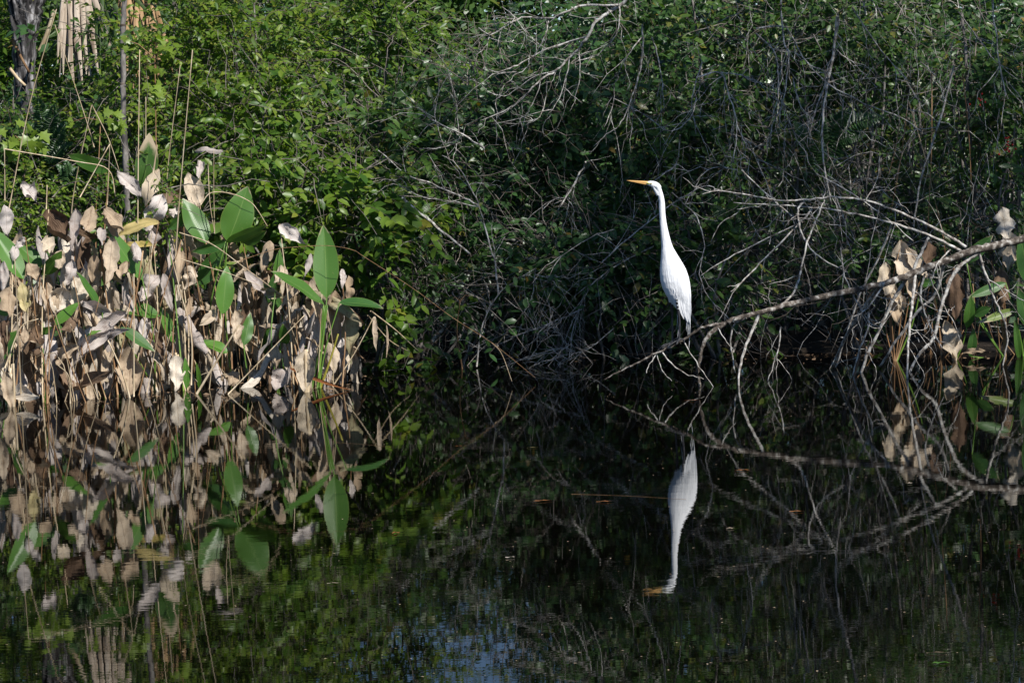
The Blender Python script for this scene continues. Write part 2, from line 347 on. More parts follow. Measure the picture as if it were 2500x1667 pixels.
# ------------------------------------------------------------------ shrubs and trees
def twig_paths(P0, d, L, droop, K=6, wig=.06):
    s = np.linspace(0, 1, K)[None, :, None]; n = len(P0)
    side = nrm(rng.normal(size=(n, 3)))
    P = P0[:, None] + d[:, None] * L[:, None, None] * s + side[:, None] * (L * rng.normal(0, .16, n))[:, None, None] * s * s
    P[:, :, 2] -= (droop * L)[:, None] * (s[:, :, 0] ** 2)
    P[:, 1:] += rng.normal(0, 1, (n, K - 1, 3)) * (wig * L / K)[:, None, None]
    return P
def leaf_sprays(mb, P, per, Llo, Lhi, wr, simple=False, upw=.7, keep=None, start=.15, mat=0, jl=.3):
    """leaves along twigs P (n,K,3), alternate left and right"""
    n, K, _ = P.shape
    t = np.linspace(start, 1, per)[None] + rng.uniform(-.03, .03, (n, per)); t = np.clip(t, 0, .999)
    f = t * (K - 1); i = f.astype(int); w = (f - i)[..., None]; r_ = np.arange(n)[:, None]
    B = P[r_, i] * (1 - w) + P[r_, i + 1] * w; T = nrm(P[r_, i + 1] - P[r_, i])
    up = nrm(np.array([0, 0, 1.]) + rng.normal(0, .45, (n, per, 3)) + SUN * .5)
    sd_ = nrm(np.cross(T, up)) * np.where(np.arange(per) % 2, 1, -1)[None, :, None]
    ax = nrm(T * .55 + sd_ * .9 + rng.normal(0, jl, (n, per, 3)) + np.array([0, 0, -.18]))
    nor = nrm(up * upw + rng.normal(0, .38, (n, per, 3)) + np.array([0, -.35, 0]))
    L = rng.uniform(Llo, Lhi, (n, per)) * (1 - .25 * t) * rng.uniform(.7, 1.25, (n, 1))
    B = B.reshape(-1, 3); ax = ax.reshape(-1, 3); nor = nor.reshape(-1, 3); L = L.ravel()
    k = np.ones(len(B), bool) if keep is None else keep(B)
    k &= rng.random(len(B)) < .9
    leaves(mb, B[k], ax[k], nor[k], L[k], L[k] * wr * rng.uniform(.85, 1.15, k.sum()), simple, mat=mat)

def shrub(name, label, c, r, leafmat, nstem=7, ntwig=230, per=13, Ls=(.05, .08), wr=.5, twl=(.25, .55), droop=(.1, .6), simple=False,
          bare=40, cat='shrub', group=None, keep=None, base=None, twmat=None, front=.6, jl=.3):
    c = np.array(c, float); r = np.array(r, float)
    b0 = np.array([c[0], c[1] + .2 * r[1], 0]) if base is None else np.array(base, float)
    b0[2] = max(ground_z(b0[0], b0[1]), -.1) - .03
    th = thing(name, label, cat, b0, group)
    ends = []; sp = []
    for i in range(nstem):
        dirn = nrm(rng.normal(size=3)); e = c + dirn * r * rng.uniform(.55, .95)
        bs_ = b0 + np.array([rng.normal(0, .22 * r[0]), rng.normal(0, .15 * r[1]), 0])
        mid = bs_ * .5 + e * .5 + np.array([rng.normal(0, .15), rng.normal(0, .12), .22 * r[2]])
        p = catmull([bs_, bs_ * .75 + mid * .25 + rng.normal(0, .04, 3), mid, e * .7 + mid * .3 + rng.normal(0, .06, 3), e], 4)
        mb = MB(); tubes(mb, p, np.linspace(.016, .005, len(p)) * (1 + .6 * (r[0] - .6)), 5)
        mb.obj('stem', TRUNK_GREY, th); sp.append(p[5:])
    sp = np.array(sp)
    # twigs start on stems or anywhere in the crown volume, and head outwards
    n = ntwig; d = nrm(rng.normal(size=(n, 3))); d[:, 1] = np.where(rng.random(n) < front, -np.abs(d[:, 1]), d[:, 1])
    P0 = c + d * r * (rng.uniform(0, 1, (n, 1)) ** .4) * .82
    ncl = max(6, n // 9); cl = c + nrm(rng.normal(size=(ncl, 3)) * [1, .8, 1]) * r * rng.uniform(.35, 1, (ncl, 1)) * .85
    P0 = np.where((rng.random(n) < .75)[:, None], cl[rng.integers(0, ncl, n)] + rng.normal(0, .16, (n, 3)) * r, P0)
    m = rng.random(n) < .18
    P0[m] = sp[rng.integers(0, nstem, m.sum()), rng.integers(0, sp.shape[1], m.sum())]
    out_ = nrm((P0 - c) / r + rng.normal(0, .5, (n, 3)) + np.array([0, -.25, .15]))
    L = rng.uniform(*twl, n)
    P = twig_paths(P0, out_, L, rng.uniform(*droop, n))
    P[:, :, 2] = np.maximum(P[:, :, 2], .03)
    mb = MB(); tubes(mb, P, np.linspace(.0035, .0012, P.shape[1])[None] * np.ones((n, 1)), 3, cap=False)
    if bare:
        nb = bare; db = nrm(rng.normal(size=(nb, 3)) * [1, .6, 1]); Pb0 = c + db * r * .7
        Pb = twig_paths(Pb0, nrm(db + rng.normal(0, .6, (nb, 3))), rng.uniform(.3, .8, nb), rng.uniform(-.2, .8, nb), wig=.14)
        Pb[:, :, 2] = np.maximum(Pb[:, :, 2], .02)
        tubes(mb, Pb, np.linspace(.004, .0014, Pb.shape[1])[None] * rng.uniform(.6, 1.3, (nb, 1)), 4, mat=1)
    stuff(mb.obj('twig_mass', [twmat or TWIG_DARK, TWIG_GREY], th))
    mb = MB(); leaf_sprays(mb, P, per, Ls[0], Ls[1], wr, simple, keep=keep, jl=jl)
    stuff(mb.obj('foliage', leafmat, th))
    return th

def cpx(px, py, Y): return at(px, py, Y)
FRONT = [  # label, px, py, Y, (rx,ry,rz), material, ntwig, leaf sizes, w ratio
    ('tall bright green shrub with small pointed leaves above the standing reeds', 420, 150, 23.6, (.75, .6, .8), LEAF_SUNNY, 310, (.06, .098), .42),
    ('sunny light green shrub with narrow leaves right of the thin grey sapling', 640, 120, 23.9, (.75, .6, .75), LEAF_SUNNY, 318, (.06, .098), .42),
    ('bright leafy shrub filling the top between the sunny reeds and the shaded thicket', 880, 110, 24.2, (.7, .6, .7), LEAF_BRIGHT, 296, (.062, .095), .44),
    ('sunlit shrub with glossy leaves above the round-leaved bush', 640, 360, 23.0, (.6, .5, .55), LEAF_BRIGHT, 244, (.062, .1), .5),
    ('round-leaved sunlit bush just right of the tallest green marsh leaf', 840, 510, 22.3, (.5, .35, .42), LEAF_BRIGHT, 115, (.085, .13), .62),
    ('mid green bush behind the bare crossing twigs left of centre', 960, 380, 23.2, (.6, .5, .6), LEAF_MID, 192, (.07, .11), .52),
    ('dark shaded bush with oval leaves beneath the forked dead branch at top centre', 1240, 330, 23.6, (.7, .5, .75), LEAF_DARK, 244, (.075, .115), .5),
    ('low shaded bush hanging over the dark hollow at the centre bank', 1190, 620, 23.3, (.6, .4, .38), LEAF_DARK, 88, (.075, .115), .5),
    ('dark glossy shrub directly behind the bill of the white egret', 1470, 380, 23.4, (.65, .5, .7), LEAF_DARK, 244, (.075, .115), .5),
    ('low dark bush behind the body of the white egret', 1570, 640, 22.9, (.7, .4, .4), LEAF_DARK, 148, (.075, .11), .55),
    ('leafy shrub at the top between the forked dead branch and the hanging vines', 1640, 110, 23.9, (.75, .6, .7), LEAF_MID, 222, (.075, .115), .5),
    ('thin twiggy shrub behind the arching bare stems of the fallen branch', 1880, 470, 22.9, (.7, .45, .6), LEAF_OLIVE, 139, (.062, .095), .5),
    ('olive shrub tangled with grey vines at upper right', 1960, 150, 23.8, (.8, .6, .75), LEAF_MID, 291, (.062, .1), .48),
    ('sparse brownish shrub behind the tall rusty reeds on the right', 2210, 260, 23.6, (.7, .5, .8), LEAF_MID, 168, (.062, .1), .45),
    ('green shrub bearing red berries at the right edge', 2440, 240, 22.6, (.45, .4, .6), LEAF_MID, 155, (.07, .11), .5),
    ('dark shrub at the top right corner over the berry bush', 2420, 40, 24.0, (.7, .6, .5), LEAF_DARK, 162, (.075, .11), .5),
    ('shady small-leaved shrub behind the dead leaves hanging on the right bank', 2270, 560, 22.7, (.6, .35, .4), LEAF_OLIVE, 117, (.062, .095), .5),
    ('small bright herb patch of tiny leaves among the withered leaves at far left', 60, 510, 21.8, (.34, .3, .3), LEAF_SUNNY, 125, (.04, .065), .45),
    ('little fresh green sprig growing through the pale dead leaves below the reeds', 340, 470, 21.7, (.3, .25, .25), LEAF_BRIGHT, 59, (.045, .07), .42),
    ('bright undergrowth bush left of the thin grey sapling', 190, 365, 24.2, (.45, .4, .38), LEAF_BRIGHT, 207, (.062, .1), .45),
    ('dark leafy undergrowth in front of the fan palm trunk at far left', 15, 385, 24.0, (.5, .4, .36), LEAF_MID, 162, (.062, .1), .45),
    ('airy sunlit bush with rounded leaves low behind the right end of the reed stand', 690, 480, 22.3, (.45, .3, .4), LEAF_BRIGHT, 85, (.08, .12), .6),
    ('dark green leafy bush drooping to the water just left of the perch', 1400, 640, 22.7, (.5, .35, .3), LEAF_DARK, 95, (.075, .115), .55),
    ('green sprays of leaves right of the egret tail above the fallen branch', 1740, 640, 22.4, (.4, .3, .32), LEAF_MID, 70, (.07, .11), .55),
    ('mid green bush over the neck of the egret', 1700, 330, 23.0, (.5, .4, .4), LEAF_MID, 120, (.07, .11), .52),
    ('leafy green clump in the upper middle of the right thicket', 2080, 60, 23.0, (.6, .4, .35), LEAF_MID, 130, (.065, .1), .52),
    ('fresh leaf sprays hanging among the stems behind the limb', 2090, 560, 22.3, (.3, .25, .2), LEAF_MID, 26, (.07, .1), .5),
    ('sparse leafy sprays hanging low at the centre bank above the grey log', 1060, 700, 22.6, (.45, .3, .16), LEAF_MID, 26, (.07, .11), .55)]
for i, (lab, px, py, Y, r, m, nt_, ls, wr) in enumerate(FRONT):
    small = r[0] < .4
    bare = 14 if small else (130 if m in (LEAF_OLIVE,) else (90 if m is LEAF_DARK else 45))
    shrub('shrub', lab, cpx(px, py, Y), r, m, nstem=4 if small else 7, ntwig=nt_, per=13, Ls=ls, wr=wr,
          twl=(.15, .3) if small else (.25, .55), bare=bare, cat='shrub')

# second row: lower thicket that closes the view behind, kept low in the middle where the sky shows in the water
BACK = [(-5.4, 27, 3.2), (-4.3, 27.8, 3.4), (-3.1, 27.4, 3.4), (-2.1, 27.8, 3.1), (-1.1, 28.0, 2.15), (-.2, 27.4, 2.1), (.75, 27.6, 3.0), (1.6, 27.2, 3.0), (2.6, 27.6, 3.3), (3.7, 27.2, 3.2), (4.9, 27.5, 3.3), (-4.75, 28.6, 3.5),
        (-2.4, 31, 3.4), (-1.2, 31, 2.4), (.1, 31.5, 2.6), (1.4, 31, 3.2)]
SIDE = ['far left behind the fan palm', 'between the fan palm and the grey sapling', 'behind the grey sapling', 'behind the narrow-leaved sunny shrub', 'behind the left end of the forked dead branch', 'behind the middle of the forked dead branch',
        'behind the dark shrub at the egret bill', 'behind the hanging vines right of the egret', 'behind the olive shrub with grey vines', 'behind the sparse brownish shrub', 'behind the red berry bush', 'deep in the shade left of the hanging dead fronds',
        'deep in the gap left of the dead branch tip', 'deep in the gap over the dead branch', 'deep in the gap above the shaded oval-leaved bush', 'deep in the gap over the egret']
for i, (x, y, h) in enumerate(BACK):
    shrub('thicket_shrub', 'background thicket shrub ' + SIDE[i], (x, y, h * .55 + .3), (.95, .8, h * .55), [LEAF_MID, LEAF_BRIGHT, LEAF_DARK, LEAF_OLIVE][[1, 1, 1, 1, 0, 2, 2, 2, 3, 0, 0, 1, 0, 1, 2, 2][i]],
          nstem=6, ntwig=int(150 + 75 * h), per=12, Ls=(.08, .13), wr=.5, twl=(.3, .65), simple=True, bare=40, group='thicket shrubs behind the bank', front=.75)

def tree(name, label, x, y, h, cr, cz, leafmat, tr=.1, ntwig=420, per=14, Ls=(.09, .14), lean=(0, 0), group=None, clumps=26, barkm=TRUNK_GREY, keep=None):
    b = np.array([x, y, float(ground_z(x, y)) - .05]); th = thing(name, label, 'tree', b, group)
    top = b + np.array([lean[0], lean[1], h]); mb = MB()
    rough_tube(mb, [b, b * .7 + top * .3 + rng.normal(0, .06, 3), b * .35 + top * .65 + rng.normal(0, .1, 3), top], tr, tr * .3, 9, .06, 0, n=6, flare=.5)
    mb.obj('trunk', barkm, th)
    c = b + np.array([lean[0] * .8, lean[1] * .8, cz])
    # clump centres spread through the crown, each fed by a limb
    d = nrm(rng.normal(size=(clumps, 3))); cc = c + d * np.array(cr) * rng.uniform(.35, .9, (clumps, 1))
    for k in range(min(clumps, 9)):
        t = rng.uniform(.35, .85); s0 = b * (1 - t) + top * t
        mb = MB(); rough_tube(mb, [s0, s0 * .5 + cc[k] * .5 + np.array([0, 0, .1]) + rng.normal(0, .08, 3), cc[k]], tr * .4, tr * .1, 6, .06, 0, n=4)
        mb.obj('limb', barkm, th)
    k = rng.integers(0, clumps, ntwig); rad = min(cr) * .38
    dd = nrm(rng.normal(size=(ntwig, 3))); P0 = cc[k] + dd * rad * rng.uniform(.1, .8, (ntwig, 1))
    P = twig_paths(P0, nrm(dd + rng.normal(0, .4, (ntwig, 3))), rng.uniform(.3, .7, ntwig), rng.uniform(0, .5, ntwig))
    mb = MB(); leaf_sprays(mb, P, per, Ls[0], Ls[1], .5, True, keep=keep)
    tubes(mb, P, np.linspace(.006, .002, P.shape[1])[None] * np.ones((ntwig, 1)), 3, cap=False, mat=1)
    stuff(mb.obj('crown', [leafmat, TWIG_DARK], th))
    return th
TREES = [(-9.2, 36, 7.5, 'at the far left edge'), (-6.6, 33, 7, 'left of the fan palm'), (-5.0, 37, 8, 'behind the fan palm'), (-3.6, 34, 6.2, 'behind the grey sapling'), (-3.3, 41, 8, 'left of the sky gap'),
         (1.35, 34, 6.5, 'right of the sky gap'), (3.1, 33, 7, 'behind the hanging vines'), (4.3, 37, 8, 'behind the olive shrub'), (5.6, 33, 7, 'behind the rusty reeds'), (7.2, 36, 8, 'behind the berry bush'), (2.4, 42, 8.5, 'far back above the egret'), (9.5, 38, 8, 'at the far right edge'),
         (-8, 46, 9, 'far back on the left'), (6.0, 47, 9, 'far back on the right')]
for i, (x, y, h, w_) in enumerate(TREES):
    tree('woodland_tree', 'leafy woodland tree ' + w_, x, y, h, (1.5, 1.3, h * .42), h * .55, [LEAF_MID, LEAF_BRIGHT, LEAF_DARK][i % 3 if x > 0 else i % 2], .11, ntwig=520, per=12, Ls=(.12, .18), group='woodland trees behind the thicket')
# far wood closing the horizon low down; its crowns stand lower where the sky shows in the water
n = 23000; xx = rng.uniform(-26, 26, n); yy = rng.uniform(52, 62, n)
xx[13000:17000] = rng.uniform(-.07, .03, 4000) * yy[13000:17000]
xx[17000:] = rng.uniform(-13, 13, 6000)
gap = np.abs(xx / yy + .027) < .022
zz = ground_z(xx, yy) + rng.uniform(0, 1, n) * np.where(gap, rng.uniform(4.8, 6.7, n), np.where(np.arange(n) < 17000, 12, 5))
P = twig_paths(np.stack([xx, yy, zz], 1), nrm(rng.normal(size=(n, 3))), rng.uniform(.4, .9, n), rng.uniform(0, .4, n), K=4)
mb = MB(); leaf_sprays(mb, P, 8, .16, .3, .5, True)
tag(mb.obj('far_wood', LEAF_MID), 'far green wood closing the view behind everything', 'woodland', kind='stuff')

# undergrowth: ferny low leaves and dead stems covering the shaded ground behind the waterline
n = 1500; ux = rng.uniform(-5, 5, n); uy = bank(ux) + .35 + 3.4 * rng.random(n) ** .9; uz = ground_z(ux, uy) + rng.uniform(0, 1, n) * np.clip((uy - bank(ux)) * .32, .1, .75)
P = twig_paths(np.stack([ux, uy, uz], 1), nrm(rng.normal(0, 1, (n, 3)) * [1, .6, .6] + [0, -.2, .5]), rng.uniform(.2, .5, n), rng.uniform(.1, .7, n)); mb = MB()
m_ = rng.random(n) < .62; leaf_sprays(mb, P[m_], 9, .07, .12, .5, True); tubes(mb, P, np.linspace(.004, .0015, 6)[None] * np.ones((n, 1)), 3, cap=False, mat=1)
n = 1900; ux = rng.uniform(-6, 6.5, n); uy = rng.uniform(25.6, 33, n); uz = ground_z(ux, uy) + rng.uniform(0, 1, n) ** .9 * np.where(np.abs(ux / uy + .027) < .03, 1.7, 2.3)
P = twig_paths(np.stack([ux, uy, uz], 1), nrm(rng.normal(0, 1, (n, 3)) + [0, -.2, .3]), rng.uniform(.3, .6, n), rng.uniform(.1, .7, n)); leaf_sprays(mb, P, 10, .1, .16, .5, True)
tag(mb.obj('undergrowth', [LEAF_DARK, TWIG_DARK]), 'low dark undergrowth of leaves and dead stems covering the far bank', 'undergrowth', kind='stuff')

# trees of the near right bank whose crowns reach over the pond and shade the middle and right of the far bank (out of frame)
def shade_crown(npts):
    pts = []
    while len(pts) < npts:
        px = rng.uniform(960, 2640); py = rng.uniform(-60, 900)
        if py > 470: px -= 90
        dens = np.interp(px, [960, 1080, 1220, 1500, 1700, 2050, 2640], [.08, .5, 1, 1, .85, .7, .6])
        if px > 1650 and py < 430: dens *= .3
        dens *= np.interp(py, [-60, 60, 400, 900], [.75, .9, 1, .9])
        if rng.random() > dens: continue
        p = at(px, py, rng.uniform(21.6, 23.4)); t = rng.uniform(8.5, 12.5); q_ = p + SUN * t
        pts.append(q_)
    return np.array(pts)
def sunlit(B):
    """which leaves of the shading crowns would throw their shadow on the bird or the sunny left"""
    k = np.ones(len(B), bool)
    for Y, (x0, x1, y0, y1) in ((20.0, (1500, 1745, 415, 760)), (21.0, (-200, 885, 300, 1000)), (23.5, (-200, 940, -200, 480))):
        Q = B - SUN * ((Y - B[:, 1]) / (-SUN[1]))[:, None]
        uvp = proj(Q); k &= ~((uvp[:, 0] > x0) & (uvp[:, 0] < x1) & (uvp[:, 1] > y0) & (uvp[:, 1] < y1))
    Q = B - SUN * ((21.9 - B[:, 1]) / (-SUN[1]))[:, None]; uvp = proj(Q)
    k &= ~((uvp[:, 0] > 1130) & (uvp[:, 0] < 1590) & (uvp[:, 1] > -60) & (uvp[:, 1] < 330) & (rng.random(len(B)) < .92))
    for Y, x0, x1, y0, y1 in ((21.4, 2425, 2490, 480, 640), (21.35, 2175, 2255, 575, 750), (21.35, 2140, 2225, 635, 805), (21.3, 2290, 2360, 775, 890), (20.3, 1980, 2340, 620, 740), (21.35, 2470, 2500, 690, 800), (20.0, 1480, 1720, 760, 900)):
        Q = B - SUN * ((Y - B[:, 1]) / (-SUN[1]))[:, None]; uvp = proj(Q)
        k &= ~((uvp[:, 0] > x0) & (uvp[:, 0] < x1) & (uvp[:, 1] > y0) & (uvp[:, 1] < y1) & (rng.random(len(B)) < (.97 if Y > 21 else .6)))
    return k
NTW = 820
pts = shade_crown(NTW)
for ti, (bx, by, lab) in enumerate([(9.6, 17.2, 'broad tree on the right bank reaching over the pond'), (9.4, 12.8, 'second broad tree on the right bank nearer the viewer')]):
    b = np.array([bx, by, float(ground_z(bx, by)) - .1]); th = thing('bank_tree', lab, 'tree', b)
    sel = pts[(pts[:, 1] > 15.0) == (ti == 0)]
    top = b + np.array([-2.2, .2, 7.2]); mb = MB()
    rough_tube(mb, [b, b + np.array([-.3, 0, 2.2]), b + np.array([-1.0, .1, 4.6]), top], .2, .07, 10, .05, 0, n=6, flare=.5); mb.obj('trunk', TRUNK_GREY, th)
    for k in range(9):
        e = sel[rng.integers(len(sel))]; t = rng.uniform(.4, .95); s0 = b + (top - b) * t
        mb = MB(); rough_tube(mb, [s0, (s0 + e) / 2 + np.array([0, 0, .4]), e], .06, .015, 6, .05, 0, n=5); mb.obj('limb', TRUNK_GREY, th)
    n = len(sel); P = twig_paths(sel, nrm(rng.normal(size=(n, 3))), rng.uniform(.35, .8, n), rng.uniform(0, .5, n))
    mb = MB(); leaf_sprays(mb, P, 13, .09, .14, .55, True, keep=sunlit)
    stuff(mb.obj('crown', LEAF_MID, th))

# ------------------------------------------------------------------ marsh plants: broad leaves
def bigleaf(B, T, w, kind='green', tilt=0., bend=.04, fold=.25, twist=0., wave=.02, dead=False, curl=0., ragged=0., nr=12, nc=6, wide=.42, n0=None, hang=0., crease=.25):
    B = np.asarray(B, float); T = np.asarray(T, float); a = T - B; L = np.linalg.norm(a); a = a / L
    if n0 is None: n0 = nrm(CAM - (B + T) / 2) * .8 + SUN * .35
    nn = nrm(n0 - a * (a @ n0)); s = np.cross(a, nn)
    ct, st = math.cos(tilt), math.sin(tilt); nn, s = nn * ct + s * st, s * ct - nn * st
    t = np.linspace(0, 1, nr + 1); p = math.log(.5) / math.log(wide)
    hw = w / 2 * np.clip(np.sin(math.pi * t ** p), 0, 1) ** (.72 if dead else .8) * (1 - .3 * t if dead else 1)
    hw[0] = max(hw[0], .004); hw[-1] = .001
    V = []; UV = []; ph_ = rng.uniform(0, 6.28)
    ph = rng.uniform(0, 6.28); ph2 = rng.uniform(0, 6.28); fr = rng.uniform(2, 5)
    fq = rng.uniform(1.5, 5, (2, 3)); fp = rng.uniform(0, 6.28, (2, 3))
    el = 1 + ragged * np.stack([sum(np.sin(fq[k_, q_] * 6.28 * t + fp[k_, q_]) * (.9, .6, .4)[q_] for q_ in range(3)) for k_ in (0, 1)], 1)
    for _ in range(int(rng.random() < .5) if dead and nr > 8 else 0):      # torn notches in the margins
        el[rng.integers(2, nr - 1), rng.integers(2)] *= rng.uniform(.35, .75)
    ug = np.linspace(-1, 1, nc + 1)[None]; tg = t[:, None]
    rag = w * (rng.uniform(.03, .1) * np.sin(ug * rng.uniform(4, 8) + tg * rng.uniform(-5, 5) + ph_) + .03 * rng.normal(0, 1, (nr + 1, nc + 1))) if dead else np.zeros((nr + 1, nc + 1))
    cr_ = 0. if not dead else rng.normal(0, crease); t0 = rng.uniform(.2, .6); run = B.copy()
    for i, ti in enumerate(t):
        th_ = cr_ * min(1, max(0, (ti - t0) / .16)); a_i = a * math.cos(th_) + nn * math.sin(th_); n_i = nn * math.cos(th_) - a * math.sin(th_)
        if i: run = run + a_i * (L / nr)
        tw = twist * (ti - .3); c_, s_ = math.cos(tw), math.sin(tw); ni = n_i * c_ + s * s_; si = s * c_ - n_i * s_
        cen = run + nn * (bend * L * 4 * ti * (1 - ti)) + np.array([0, 0, -hang * L * ti * ti]) + s * (math.sin(ti * 3 + ph) * .02 * L * (2 if dead else .6))
        for j in range(nc + 1):
            u = j / nc * 2 - 1; h_ = hw[i] * max(.25, el[i, 0 if u < 0 else 1])
            if curl:
                an = curl * u; off = si * h_ * math.sin(an) / abs(curl) + ni * h_ * (1 - math.cos(an)) / curl
            else:
                off = si * u * h_ * math.cos(fold) + ni * abs(u) * h_ * math.sin(fold)
            off = off + ni * (wave * w * math.sin(fr * ti * 6.28 * .5 + ph2 + (u > 0) * 1.3) * abs(u) + rag[i, j] * abs(math.sin(math.pi * ti)))
            V.append(cen + off); UV.append((j / nc, ti))
    idx = np.arange((nr + 1) * (nc + 1)).reshape(nr + 1, nc + 1)
    q_ = np.stack([idx[:-1, :-1], idx[:-1, 1:], idx[1:, 1:], idx[1:, :-1]], -1).reshape(-1, 4)
    return MB().add(np.array(V), q_), np.array(UV)

YF_X = [-100, 0, 300, 420, 600, 760, 900]; YF_Y = [20.5, 20.55, 20.7, 21.2, 21.3, 20.95, 21.0]
def yfront(px): return float(np.interp(px, YF_X, YF_Y))
TOP_X = [-60, 130, 260, 380, 480, 560, 640, 760, 880]; TOP_Y = [500, 480, 450, 400, 410, 480, 545, 610, 700]
WLX = [-60, 0, 300, 420, 600, 760, 880]
# plants: waterline positions in the photo
PLANT_LAB = [(-25, 'at the left frame edge', .1), (28, 'with a sheathed pale base at the far left water edge', .0), (70, 'of grey tattered leaves at far left', .25), (118, 'with one long grey leaf hanging to the water', .05), (160, 'with a tan fan of crumpled leaves', .4),
             (205, 'with brown stalks left of the wide fan-like leaf', .15), (250, 'behind the pale diagonal dead leaf', .5), (310, 'with a broad ribbed dead leaf touching the water', .05), (345, 'bearing the half-browned upright leaf', .7), (385, 'with a horizontal green leaf low over the water', .25),
             (428, 'with a cream sheathed stump at the waterline', .0), (458, 'with bright green sheathed shoots at the waterline', .05), (500, 'with tall tan leaves at the back', .55), (540, 'with the broad upright green leaf high above', .35), (570, 'with a pale squat leaf at the waterline', .0),
             (620, 'with rusty stalks and drooping leaves', .2), (675, 'with a grey triangular leaf dipping into the water', .0), (735, 'with a cream sheath right at the waterline', .0), (772, 'with the tallest upright green leaf', .05), (835, 'with an olive pointed dead leaf at the right end', .15)]
PLANTS = []
for px, lab, dy in PLANT_LAB:
    Y = yfront(px) + dy; b = at(px, 900, Y); b[2] = -.04
    PLANTS.append((px, Y, b, thing('marsh_plant', 'broad leaved marsh plant ' + lab, 'marsh plant', b, 'broad leaved marsh plants in the left shallows')))
def plant_near(px):
    return min(PLANTS, key=lambda p: abs(p[0] - px))
def stalk(root, P0, P1, r0=.006, r1=.004, m=None, bow=.05):
    P0 = np.array(P0); P1 = np.array(P1); L = np.linalg.norm(P1 - P0)
    mid = (P0 + P1) / 2 + rng.normal(0, bow * L, 3) * [1, .5, .2]
    mb = MB(); tubes(mb, catmull([P0, mid, P1], 4), np.linspace(r0, r1, 9), 6)
    return mb.obj('stalk', m or STALK_BROWN, root)

GREENS = [  # base, tip, width px, kind, tilt, dY, plant px
    ((555, 590), (606, 455), 80, 'g', .1, .35, 540), ((798, 727), (788, 549), 66, 'g', -.1, .05, 772), ((790, 742), (660, 664), 38, 'g', .75, .0, 772), ((829, 739), (936, 752), 32, 'dk', -.8, .1, 772),
    ((545, 766), (553, 649), 46, 'br', .1, .1, 540), ((503, 593), (446, 484), 62, 'g', .2, .3, 500), ((553, 592), (653, 547), 20, 'g', .9, .3, 540), ((593, 593), (650, 563), 32, 'g', .4, .45, 620), ((551, 589), (466, 616), 24, 'dk', .8, .3, 540),
    ((482, 694), (549, 603), 48, 'dk', .3, .45, 500), ((520, 660), (587, 637), 16, 'yg', .6, .4, 540), ((555, 861), (492, 832), 32, 'br', .5, .05, 540), ((595, 842), (612, 763), 30, 'g', .2, .15, 620), ((675, 690), (683, 608), 26, 'g', .2, .3, 675),
    ((56, 682), (-25, 552), 54, 'br', .2, .35, 28), ((99, 652), (42, 595), 40, 'g', .3, .5, 70), ((106, 668), (152, 612), 36, 'g', .3, .5, 118), ((348, 683), (262, 556), 44, 'br', .3, .3, 385), ((250, 763), (185, 662), 24, 'g', .7, .2, 250),
    ((390, 773), (273, 749), 42, 'g', .5, .15, 385), ((134, 794), (194, 738), 28, 'br', .5, .2, 118), ((426, 838), (388, 744), 30, 'br', .3, .25, 428), ((295, 800), (379, 859), 30, 'dk', .4, .3, 385), ((196, 824), (248, 808), 13, 'br', .9, .2, 205),
    ((-8, 880), (42, 806), 42, 'g', .4, .2, 28), ((70, 822), (130, 798), 22, 'g', .5, .35, 70), ((352, 458), (363, 325), 58, 'half', .1, .7, 345), ((266, 416), (163, 378), 32, 'g', .6, .7, 250),
    ((455, 948), (452, 872), 20, 'br', .1, .0, 458), ((487, 948), (478, 884), 13, 'br', .2, .02, 458), ((640, 870), (655, 790), 22, 'dk', .5, .35, 675), ((700, 840), (690, 790), 24, 'g', .5, .3, 735), ((410, 560), (460, 515), 24, 'dk', .7, .4, 428),
    ((20, 770), (-30, 720), 30, 'br', .4, .3, -25), ((690, 760), (640, 690), 26, 'dk', .3, .5, 675), ((650, 745), (690, 640), 24, 'dk', .4, .55, 620), ((330, 860), (270, 800), 28, 'dk', .4, .45, 310),
    ((240, 700), (262, 640), 26, 'g', .5, .6, 250), ((560, 560), (600, 530), 20, 'dk', .6, .6, 570)]
for (b, t, w, k, tilt, dy, pp) in GREENS:
    p = plant_near(pp); Y = yfront(b[0]) + dy
    B = at(*b, Y); T = at(*t, Y + rng.uniform(-.12, .12) - .12 * math.sin(tilt)); wm = w * pxm(Y) / max(.4, math.cos(tilt))
    mb, uv = bigleaf(B, T, wm, tilt=tilt * rng.choice([-1, 1]) if abs(tilt) > .3 else tilt, bend=rng.uniform(.0, .05), fold=rng.uniform(.12, .3), wave=.03, nr=16, nc=8)
    mb.obj('leaf', GREEN[k], p[3], uv=uv)
    if b[1] < 930:
        base = p[2] + np.array([rng.normal(0, .03), rng.normal(0, .03), 0])
        stalk(p[3], base, B, .007, .004, STALK_GREEN if rng.random() < .4 or pp == 772 else STALK_BROWN, .03)
p = plant_near(772)
for dx in (-9, 6): stalk(p[3], at(768 + dx, 950, p[1]) * [1, 1, 0] + [0, 0, -.03], at(797 + dx * .4, 745, p[1]), .010, .005, STALK_GREEN, .015)
stalk(p[3], at(778, 950, p[1]) * [1, 1, 0] + [0, 0, -.03], at(826, 815, p[1] - .03), .011, .006, STALK_YELLOW, .03)

